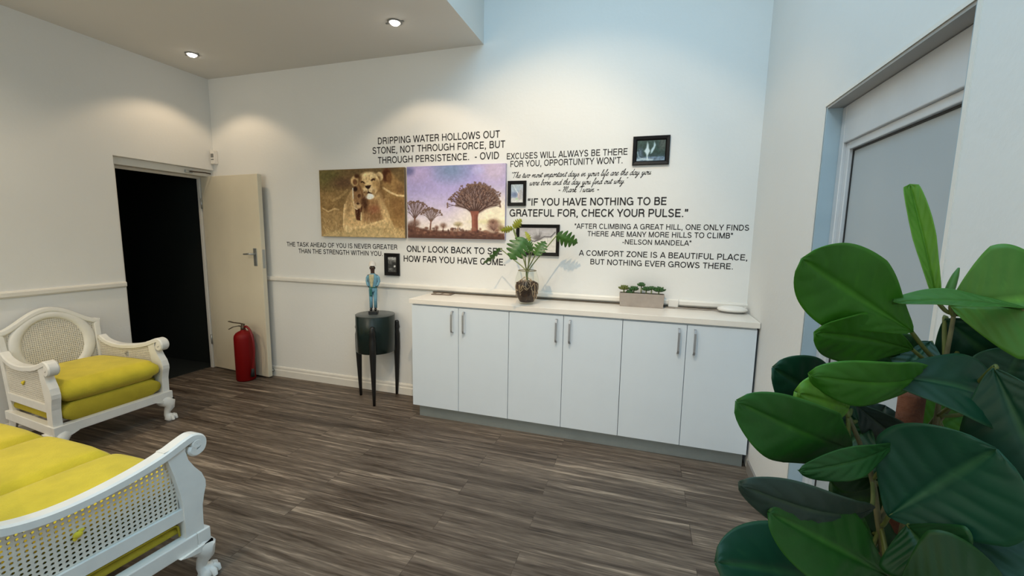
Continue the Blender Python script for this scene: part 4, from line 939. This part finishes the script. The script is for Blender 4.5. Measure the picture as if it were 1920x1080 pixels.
# ------------------------------------------------------------------ carved white cane seats with yellow cushions
def puffed(mb, cx, cy, cz, w, d, h, crown=.35, n=14, rnd=.12):
    """cushion: rounded box with a domed top and soft edges"""
    bm = mb.bm
    def mp(x, y, z):
        ex = 1-abs(x)**9; ey = 1-abs(y)**9
        k = (1-rnd*(abs(x*y)**4))
        e = max(0.0, ex*ey)**0.35
        side = 1-0.07*abs(z)**3
        return (cx+x*w/2*k*side, cy+y*d/2*k*side, cz+h/2*z*(0.62+0.38*e) + (crown*h*.5*(1-x*x)*(1-y*y) if z > 0 else 0)*abs(z))
    ar = [math.sin(PI/2*(-1+2*i/n))*.35+.65*(-1+2*i/n) for i in range(n+1)]; zs = [-1, -.6, 0, .6, 1]; cache = {}
    def V(x, y, z):
        k = (round(x, 5), round(y, 5), round(z, 5))
        if k not in cache: cache[k] = bm.verts.new(mp(x, y, z))
        return cache[k]
    for i in range(n):
        for j in range(n):
            for z in (-1, 1): bm.faces.new((V(ar[i], ar[j], z), V(ar[i+1], ar[j], z), V(ar[i+1], ar[j+1], z), V(ar[i], ar[j+1], z)))
        for za, zb_ in zip(zs, zs[1:]):
            for s in (-1, 1):
                bm.faces.new((V(ar[i], s, za), V(ar[i+1], s, za), V(ar[i+1], s, zb_), V(ar[i], s, zb_)))
                bm.faces.new((V(s, ar[i], za), V(s, ar[i+1], za), V(s, ar[i+1], zb_), V(s, ar[i], zb_)))
    return mb
def cane(mb, org, ux, uy, nu, nv, c, mask, r=.31):
    """pierced panel: octagonal holes on a square lattice"""
    bm = mb.bm; ux = Vector(ux); uy = Vector(uy); org = Vector(org); oc = {}
    def O(i, j):
        if (i, j) not in oc: oc[(i, j)] = bm.verts.new(org + ux*(i*c/2) + uy*(j*c/2))
        return oc[(i, j)]
    ring = [(0,0),(1,0),(2,0),(2,1),(2,2),(1,2),(0,2),(0,1)]
    for i in range(nu):
        for j in range(nv):
            m = mask(c*(i+.5), c*(j+.5))
            if not m: continue
            o = [O(2*i+a, 2*j+b) for a, b in ring]
            if m == 2: bm.faces.new(o); continue
            inn = []
            for a, b in ring:
                d = Vector((a-1, b-1)).normalized()*r*c; inn.append(bm.verts.new(org + ux*(c*(i+.5)+d.x) + uy*(c*(j+.5)+d.y)))
            for k in range(8): q = (k+1) % 8; bm.faces.new((o[k], o[q], inn[q], inn[k]))
    return mb
ARM = [(-.605,.628),(-.55,.592),(-.46,.570),(-.36,.567),(-.24,.580),(-.14,.602),(-.07,.628),(-.035,.638),(-.010,.630),(.004,.606),(-.004,.580),(-.026,.570),(-.041,.583),(-.036,.600)]
ARMS = [(p.x, p.y) for p in smooth_path([(a, b, 0) for a, b in ARM], 5)]
def arm_z(y):
    pts = [p for p in ARMS if p[0] < -.03]; pts.sort(); return float(np.interp(y, [p[0] for p in pts][:], [p[1] for p in pts])) if y < -.06 else .62
STILE = [(-.135,.612),(-.058,.622),(-.064,.585),(-.056,.545),(-.036,.505),(-.012,.468),(.000,.430),(.000,.405),(-.010,.370),(-.018,.330),(-.020,.270),(-.020,.222),(-.086,.222),(-.086,.345),(-.088,.372),(-.094,.42),(-.108,.50),(-.122,.56)]
def make_seat(name, label, cat, w, loc, rotz, ncush, cell, humpw, hole=None, group=None):
    t = thing(name, label, cat, loc, rotz, group); hw = w/2
    FL = .055
    def fl(mb):   # the plan narrows towards the back
        for v in mb.bm.verts:
            f = min(1, max(0, -v.co.y/.62)); v.co.x *= 1-FL*f/hw
        return mb
    def lean(mb):
        for v in mb.bm.verts:
            if v.co.z > .25: v.co.y -= (v.co.z-.25)*.13
        return mb
    fr = MB(); fr.box(-hw, hw, -.050, 0, .165, .225).box(-hw, hw, -.64, -.60, .165, .225)
    for s in (-1, 1): fr.box(min(s*hw, s*(hw-.045)), max(s*hw, s*(hw-.045)), -.60, -.05, .165, .225)
    fl(fr).build('seat_frame', M_WHITEWOOD, t, bevel=0.004)
    # arms: scrolled rail, shaped front stile, lower slat
    for s in (-1, 1):
        xa = s*(hw-.030); a = MB()
        a.sweep([(xa, y, z-.010) for y, z in ARMS], (1,0,0), .058, [.030]*(len(ARMS)-30)+[.028]*30)
        a.prism(STILE, 'x', xa-.023, xa+.023)
        a.box(xa-.015, xa+.015, -.61, -.08, .302, .350)
        a.lathe([(.001, -.030), (.016, -.030), (.018, -.026), (.018, .026), (.016, .030), (.001, .030)], seg=18, cap=False)
        for v in a.bm.verts[-6*18:]: v.co = Vector((xa+v.co.z, -.024+v.co.x, .598+v.co.y))
        ao = fl(a).build('arm', M_WHITEWOOD, t, bevel=0.003)
        c = MB()
        def msk(u, v, s=s):
            y = -.62+u; z = .335+v
            if z > arm_z(y)-.004 or z < .345: return 0
            if y > -.085-.03*max(0, (z-.4)/.12): return 0
            if hole and s == hole[0] and (y-hole[1])**2/.00042+(z-hole[2])**2/.00075 < 1: return 0
            edge = z > arm_z(y)-.026 or z < .352
            return 2 if edge else 1
        fl(cane(c, (xa, -.62, .335), (0,1,0), (0,0,1), int(.56/cell), int(.33/cell), cell, msk)).build('cane_panel', M_CANE, ao, solid=.003)
        c2 = cane(MB(), (xa-s*.017, -.62-cell*.5, .335-cell*.5), (0,1,0), (0,0,1), int(.56/cell), int(.33/cell), cell, lambda u, v: msk(u-cell*.5, v-cell*.5) and (1 if v > cell else 0))
        fl(c2).build('cane_panel', M_CANE, ao, solid=.002)
        if not hole or s == 1:
            b = MB().ball((xa+s*.008, -.385, .452), .009, .013, .011); b.ball((xa+s*.006, -.374, .461), .006, .008, .006); b.ball((xa+s*.006, -.392, .440), .005, .006, .007)
            fl(b).build('button', M_YELLOW, ao, smooth=True)
    # front cabriole legs with claw feet, plain splayed rear legs
    for s in (-1, 1):
        lx = s*(hw-.045); g = MB()
        px = [(-.012,-.045,.168,.046),(.004,-.030,.150,.046),(.022,-.012,.128,.042),(.022,-.010,.100,.030),(.010,-.020,.072,.022),(.006,-.022,.048,.020),(.014,-.012,.030,.030),(.018,-.008,.014,.036),(.016,-.010,.001,.030)]
        g.tube([(lx+s*a, b, z) for a, b, z, r in px], [r for *_, r in px], 14)
        for k in range(3):
            aa = (k-1)*.75; d = Vector((s*math.sin(.7+aa), math.cos(.7+aa), 0)); o_ = Vector((lx+s*.016, -.010, 0))
            g.tube([o_+d*.022+Vector((0,0,.038)), o_+d*.038+Vector((0,0,.026)), o_+d*.043+Vector((0,0,.006))], [.010, .012, .009], 8)
        g.prism([(0,.166),(0,.150),(-s*.030,.140),(-s*.085,.150),(-s*.125,.166)], 'y', -.030, .004)
        n0 = len(g.bm.verts)
        for v in g.bm.verts[n0-10:]: v.co.x += s*(hw+.004)
        g.prism([(.004,.166),(.004,.150),(-.040,.140),(-.085,.150),(-.125,.166)], 'x', s*hw-.028*(1 if s > 0 else 0)+0.004*s, s*hw+.028*(0 if s > 0 else 1)+.004*s)
        g.build('leg', M_WHITEWOOD, t, smooth=False, autos=45)
        g = MB(); g.tube([(s*(hw-.085), -.61, .17), (s*(hw-.080), -.625, .09), (s*(hw-.075), -.655, 0)], [.026, .022, .019], 4); g.build('leg', M_WHITEWOOD, t, bevel=.003)
    # back: camel crest, posts, oval ring, cane
    bw = hw-.02
    def crest(x): 
        k = abs(x)/humpw
        return .738 + .124*(.5+.5*math.cos(PI*min(1, k)))**.75 + .010*max(0, k-1.15)
    bf = MB(); cp = [(bw*(-1+2*i/60), -.60, crest(bw*(-1+2*i/60))) for i in range(61)]
    bf.sweep(cp, (0,1,0), .046, .034)
    for s in (-1, 1):
        bf.prism([(s*bw-.0*s, .748), (s*(bw+.012), .752), (s*(bw+.002), .70), (s*bw, .60), (s*bw, .17), (s*(bw-.045), .17), (s*(bw-.045), .60), (s*(bw-.038), .72)], 'y', -.622, -.578)
    bf.box(-bw+.03, bw-.03, -.612, -.588, .225, .300)
    bo_ = lean(fl(bf)).build('back_frame', M_WHITEWOOD, t, bevel=.005)
    rx, rz, zc = humpw*.93, .242, .612; ov = MB(); n = 56
    R4 = []
    for a_, b_, yy in ((1,1,-.588),(1,1,-.606),(.72,.775,-.606),(.72,.775,-.590),(.80,.84,-.579),(.94,.945,-.579)):
        R4.append([ov.bm.verts.new((rx*a_*math.cos(2*PI*k/n), yy, zc+rz*b_*math.sin(2*PI*k/n))) for k in range(n)])
    for A, B in zip(R4, R4[1:]+R4[:1]):
        for k in range(n): ov.bm.faces.new((A[k], A[(k+1) % n], B[(k+1) % n], B[k]))
    lean(fl(ov)).build('oval_surround', M_WHITEWOOD, bo_, smooth=True)
    cc = MB(); cb_ = cell if ncush == 1 else .024
    def bm_(u, v):
        x = -bw+.03+u; z = .29+v
        if z > crest(x)-.012 or abs(x) > bw-.03: return 0
        q = (x/rx)**2+((z-zc)/rz)**2
        return 2 if .60 < q < 1.0 else 1
    lean(fl(cane(cc, (-bw+.03, -.597, .29), (1,0,0), (0,0,1), int((2*bw-.06)/cb_)+1, int(.58/cb_), cb_, bm_))).build('cane_panel', M_CANE, bo_, solid=.003)
    # deck and loose cushions
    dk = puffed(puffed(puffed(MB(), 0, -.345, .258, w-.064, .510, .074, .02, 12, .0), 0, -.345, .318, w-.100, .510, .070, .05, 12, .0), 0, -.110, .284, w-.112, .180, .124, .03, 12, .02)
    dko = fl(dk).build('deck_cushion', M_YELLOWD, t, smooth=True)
    for s in (-1, 1):
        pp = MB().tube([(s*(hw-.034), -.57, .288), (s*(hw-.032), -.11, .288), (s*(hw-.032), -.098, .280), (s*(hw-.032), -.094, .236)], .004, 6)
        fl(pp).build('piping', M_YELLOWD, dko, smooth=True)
    cw = (w-.098)/ncush
    for k in range(ncush):
        cx = -hw+.049+cw*(k+.5)
        cu = puffed(MB(), cx, -.300, .416, cw-.003, .610, .146, .16, 18, .06)
        fl(cu).build('seat_cushion', M_YELLOW, t, smooth=True)
    return t
make_seat('armchair', 'white carved armchair with cane sides and yellow cushion, against the left wall', 'armchair', .685, (.735, -1.372, 0), -PI/2, 1, .0135, .300, hole=(-1, -.345, .497))
make_seat('settee', 'white carved cane settee with yellow cushions in the left foreground', 'sofa', 1.53, (1.700, -2.040, 0), 0, 3, .0165, .64)

# ------------------------------------------------------------------ fiddle-leaf fig in the right foreground
def leaf_material():
    m = bpy.data.materials.new('fig_leaf'); m.use_nodes = True; nt = m.node_tree; b = nt.nodes['Principled BSDF']
    a = nt.nodes.new('ShaderNodeVertexColor'); a.layer_name = 'pigment'
    tc = nt.nodes.new('ShaderNodeTexCoord'); n = nt.nodes.new('ShaderNodeTexNoise'); n.inputs['Scale'].default_value = 25; n.inputs['Detail'].default_value = 4
    r = nt.nodes.new('ShaderNodeMapRange'); r.inputs[3].default_value = .8; r.inputs[4].default_value = 1.2
    mx = nt.nodes.new('ShaderNodeMix'); mx.data_type = 'RGBA'; mx.blend_type = 'MULTIPLY'; mx.inputs[0].default_value = 1
    nt.links.new(tc.outputs['Object'], n.inputs['Vector']); nt.links.new(n.outputs['Fac'], r.inputs[0]); nt.links.new(a.outputs['Color'], mx.inputs[6]); nt.links.new(r.outputs[0], mx.inputs[7])
    nt.links.new(mx.outputs[2], b.inputs['Base Color']); b.inputs['Roughness'].default_value = .48; b.inputs['Specular IOR Level'].default_value = .28
    bp = nt.nodes.new('ShaderNodeBump'); bp.inputs['Strength'].default_value = .12; bp.inputs['Distance'].default_value = .004
    nt.links.new(n.outputs['Fac'], bp.inputs['Height']); nt.links.new(bp.outputs[0], b.inputs['Normal'])
    return m
M_FIG = leaf_material()
PD = .70
PB = at(1706, 770, PD); PBASE = Vector((PB.x, PB.y, 0))
fig = thing('fiddle_leaf_fig', 'tall potted fiddle-leaf fig with big glossy leaves in the right foreground', 'potted plant', PBASE)
pm = MB().lathe([(0.001, 0), (.095, 0), (.100, .006), (.122, .25), (.128, .256), (.128, .275), (.116, .275), (.112, .245), (.001, .243)], seg=40, cap=False)
pm.build('pot', mat('pot_charcoal', (0.05, 0.05, 0.05), .6), fig, autos=40)
MB().lathe([(.001, .2445), (.10, .2455), (.108, .2445)], seg=24, cap=False).build('soil', M_SOIL, fig)
st_top = at(1716, 735, PD)-PBASE
rr = MB().tube([(0, 0, .2), (0, 0, .5), (.002, 0, .8), (.001, 0, 1.0), (0, 0, st_top.z-.005), (0, 0, st_top.z)], [.0175, .0172, .0178, .0172, .0175, .015], 14)
rr.build('stake', M_BARK, fig, smooth=True)
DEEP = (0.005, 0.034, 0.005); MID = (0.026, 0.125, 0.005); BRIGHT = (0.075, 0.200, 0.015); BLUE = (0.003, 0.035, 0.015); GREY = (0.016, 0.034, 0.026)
def figleaf(b, q, db, dt, wpx, col, roll=0.0, bend=.06, fold=.10, stem=None, wave=.02, curl=0.0, shp=.52):
    wave *= 2.2
    """one leaf from its base pixel b at depth db to its tip pixel q at depth dt"""
    base = at(*b, db); tip = at(*q, dt); ax = tip-base; L = ax.length; ax.normalize(); view = (CAM-(base+tip)/2).normalized()
    wd = ax.cross(view).normalized(); wd = Matrix.Rotation(roll, 3, ax) @ wd; n = wd.cross(ax); hwid = wpx/2*(db+dt)/2/FPX
    nu, nv = 40, 20; ph = random.uniform(0, 6)
    def shape(u):
        return (math.sin(PI*u**1.22))**shp*(.62+.38*min(1, u/.5))*1.02 if 0 < u < 1 else 0.0
    def fn(u, v):
        s = v*2-1; a = abs(s); hw_ = hwid*max(shape(u), .012)
        vein = math.exp(-((((u*7.2 - a*1.5) % 1.0)-.5)/.13)**2)*a*(1-a)*4
        z = bend*L*math.sin(PI*u) + hw_*a*fold - (0.0042*math.exp(-(a/.07)**2)) - .0020*vein + wave*L*math.sin(u*9+ph+(1.7 if s > 0 else 0))*a*a*shape(u)*.5 - curl*hwid*a*a*u
        return base + ax*(u*L) + wd*(hw_*s*(1-.12*fold*a)) + n*z - PBASE
    mb = MB().grid(fn, nu, nv)
    if stem is not None:
        mb.tube(smooth_path([Vector(stem)-PBASE, (Vector(stem)+base)/2-PBASE+Vector((0,0,-.006)), fn(0.0, .5), fn(.03, .5)], 4), .0026, 6)
    bm = mb.bm; bmesh.ops.recalc_face_normals(bm, faces=bm.faces)
    me = bpy.data.meshes.new('leaf'); bm.to_mesh(me); bm.free()
    ca = me.color_attributes.new('pigment', 'FLOAT_COLOR', 'POINT'); arr = np.ones((len(me.vertices), 4)); col = np.array(col)
    vc = np.minimum(col*1.9+np.array([.03, .05, .008]), .5)
    k = 0
    for i in range(nu+1):
        for j in range(nv+1):
            u = i/nu; a = abs(j/nv*2-1)
            f = .5*math.exp(-(a/.05)**2) + .16*math.exp(-((((u*7.2-a*1.5) % 1.0)-.5)/.035)**2)*(1-a) + .25*max(0, a-.93)/.07
            arr[k, :3] = col*(1-f)+vc*f if f < 1 else vc; k += 1
    arr[k:, :3] = (.10, .12, .03)
    ca.data.foreach_set('color', arr.ravel()); me.update()
    return link_mesh('leaf', me, M_FIG, fig, smooth=True, solid=.0009)
# branches
def branch(pts, r0, r1):
    P_ = smooth_path([at(x, y, d)-PBASE for x, y, d in pts], 6); n = len(P_)
    MB().tube(P_, [r0+(r1-r0)*i/(n-1) for i in range(n)], 9).build('branch', M_TWIG, fig, smooth=True)
branch([(1700,1180,.70),(1662,1060,.67),(1648,985,.66),(1636,900,.66),(1612,830,.66),(1586,772,.66)], .0055, .0030)
branch([(1700,1180,.71),(1690,1000,.69),(1740,860,.69),(1757,775,.69),(1768,700,.68),(1785,610,.67),(1794,545,.66)], .0048, .0026)
branch([(1648,990,.66),(1672,900,.67),(1662,850,.67)], .0040, .0026)
branch([(1752,800,.69),(1800,745,.69),(1850,735,.68)], .0034, .0024)
branch([(1757,800,.69),(1760,735,.69),(1757,690,.69)], .0034, .0024)
S1 = at(1790, 590, .67); S2 = at(1772, 690, .68); S3 = at(1590, 780, .66); S4 = at(1636, 900, .66); S5 = at(1652, 985, .66); S6 = at(1757, 780, .69); S7 = at(1690, 1010, .69)
FIGL = [
 ((1756,560),(1706,345),.665,.70,33,BRIGHT,.2,.03,.5,S1,.01,0,.16),
 ((1712,622),(1505,486),.66,.60,158,MID,.15,-.06,.12,S2,.02,.05),
 ((1782,574),(1995,556),.66,.58,215,(0.050,0.150,0.016),-.15,.05,.10,S1,.02,.1),
 ((1925,578),(1674,566),.60,.64,60,(.035,.12,.016),1.05,.05,.2,S1,.01,0),
 ((1772,598),(1940,735),.69,.66,200,BLUE,.2,.05,.12,S2,.02,.1),
 ((1712,655),(1530,625),.69,.64,105,MID,-.35,-.04,.15,S2,.03,.1),
 ((1745,690),(1524,706),.65,.60,105,(.025,.12,.007),-.75,.12,.10,S2,.02,.2),
 ((1592,765),(1500,738),.655,.61,112,BRIGHT,-.15,.10,.05,S3,.03,.2),
 ((1636,702),(1908,774),.645,.61,130,BLUE,-.55,.16,.10,S2,.02,.1),
 ((1610,790),(1452,690),.69,.66,125,BLUE,.25,-.03,.15,S3,.03,.1),
 ((1594,842),(1384,755),.66,.57,138,(.012,.080,.008),-.35,.06,.22,S3,.03,.1),
 ((1600,755),(1695,832),.70,.71,70,GREY,.3,.04,.25,S3,.02,0),
 ((1678,832),(1500,884),.62,.58,62,(.012,.070,.014),-.65,.07,.12,S4,.01,.1),
 ((1665,968),(1868,842),.62,.53,225,(.004,.046,.022),.05,-.05,.24,S5,.02,.05),
 ((1722,812),(1812,772),.73,.71,120,(.04,.15,.010),.1,.03,.1,S6,.02,.1),
 ((1862,690),(1975,930),.58,.54,170,BLUE,.1,.04,.10,S6,.02,.1),
 ((1640,952),(1392,912),.64,.56,105,GREY,-.75,.10,.12,S4,.02,.2),
 ((1668,1082),(1446,962),.62,.56,150,(.008,.062,.005),.15,.03,.12,S5,.02,.1),
 ((1600,1100),(1345,1054),.68,.64,165,BLUE,.2,.06,.12,S5,.02,.1),
 ((1630,800),(1540,872),.71,.71,120,DEEP,.2,.02,.2,S4,.02,0),
 ((1640,1030),(1572,965),.69,.67,56,(.03,.13,.02),.5,.03,.2,S5,.02,0),
 ((1700,1040),(1940,985),.60,.55,190,(.004,.034,.012),-.3,.08,.15,S7,.02,.1),
 ((1690,1100),(1900,1110),.56,.50,200,DEEP,.2,.08,.15,S7,.02,.1),
 ((1680,1100),(1560,1180),.60,.55,190,DEEP,.2,.05,.15,S5,.02,.1),
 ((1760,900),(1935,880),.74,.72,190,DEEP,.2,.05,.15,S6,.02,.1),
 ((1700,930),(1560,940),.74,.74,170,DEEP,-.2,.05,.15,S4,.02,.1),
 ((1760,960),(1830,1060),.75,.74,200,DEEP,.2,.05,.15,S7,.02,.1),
 ((1840,590),(1925,640),.71,.69,120,DEEP,.3,.05,.15,S2,.02,.1),
 ((1745,640),(1690,705),.71,.71,90,BLUE,.4,.05,.15,S2,.02,.1),
]
FIGL += [
 ((1700,985),(1772,1075),.60,.55,170,(.005,.042,.008),.3,.04,.2,S7,.03,.1),
 ((1672,940),(1742,880),.69,.68,90,BLUE,.3,.04,.2,S5,.02,.1),
 ((1860,760),(1915,655),.66,.63,120,(.005,.04,.018),.3,.04,.2,S6,.03,.1),
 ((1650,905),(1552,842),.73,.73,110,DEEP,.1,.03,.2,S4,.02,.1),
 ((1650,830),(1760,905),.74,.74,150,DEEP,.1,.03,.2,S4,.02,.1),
 ((1720,700),(1640,655),.73,.73,110,DEEP,.2,.03,.2,S2,.02,.1),
 ((1790,905),(1905,990),.68,.64,190,DEEP,.2,.05,.2,S6,.02,.1),
 ((1800,860),(1925,830),.70,.68,160,DEEP,-.2,.05,.2,S6,.02,.1),
 ((1640,1000),(1500,1010),.70,.70,150,DEEP,.1,.03,.2,S5,.02,.1),
 ((1730,1030),(1800,1100),.66,.62,190,DEEP,.2,.05,.2,S7,.02,.1),
 ((1620,850),(1660,760),.75,.75,90,GREY,.3,.03,.2,S4,.02,.1),
]
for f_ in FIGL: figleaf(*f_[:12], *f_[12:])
# furled bud at the top of the main shoot
bu = [at(1771, 566, .665)-PBASE, at(1780, 545, .664)-PBASE, at(1789, 522, .662)-PBASE, at(1798, 502, .66)-PBASE]
MB().tube(smooth_path(bu, 5), [.0042, .0052, .0060, .0064, .0064, .0062, .0060, .0058, .0056, .0052, .0048, .0044, .0038, .0030, .0022, .0012], 9).build('bud', mat('fig_bud', (.05, .16, .02), .5), fig, smooth=True)
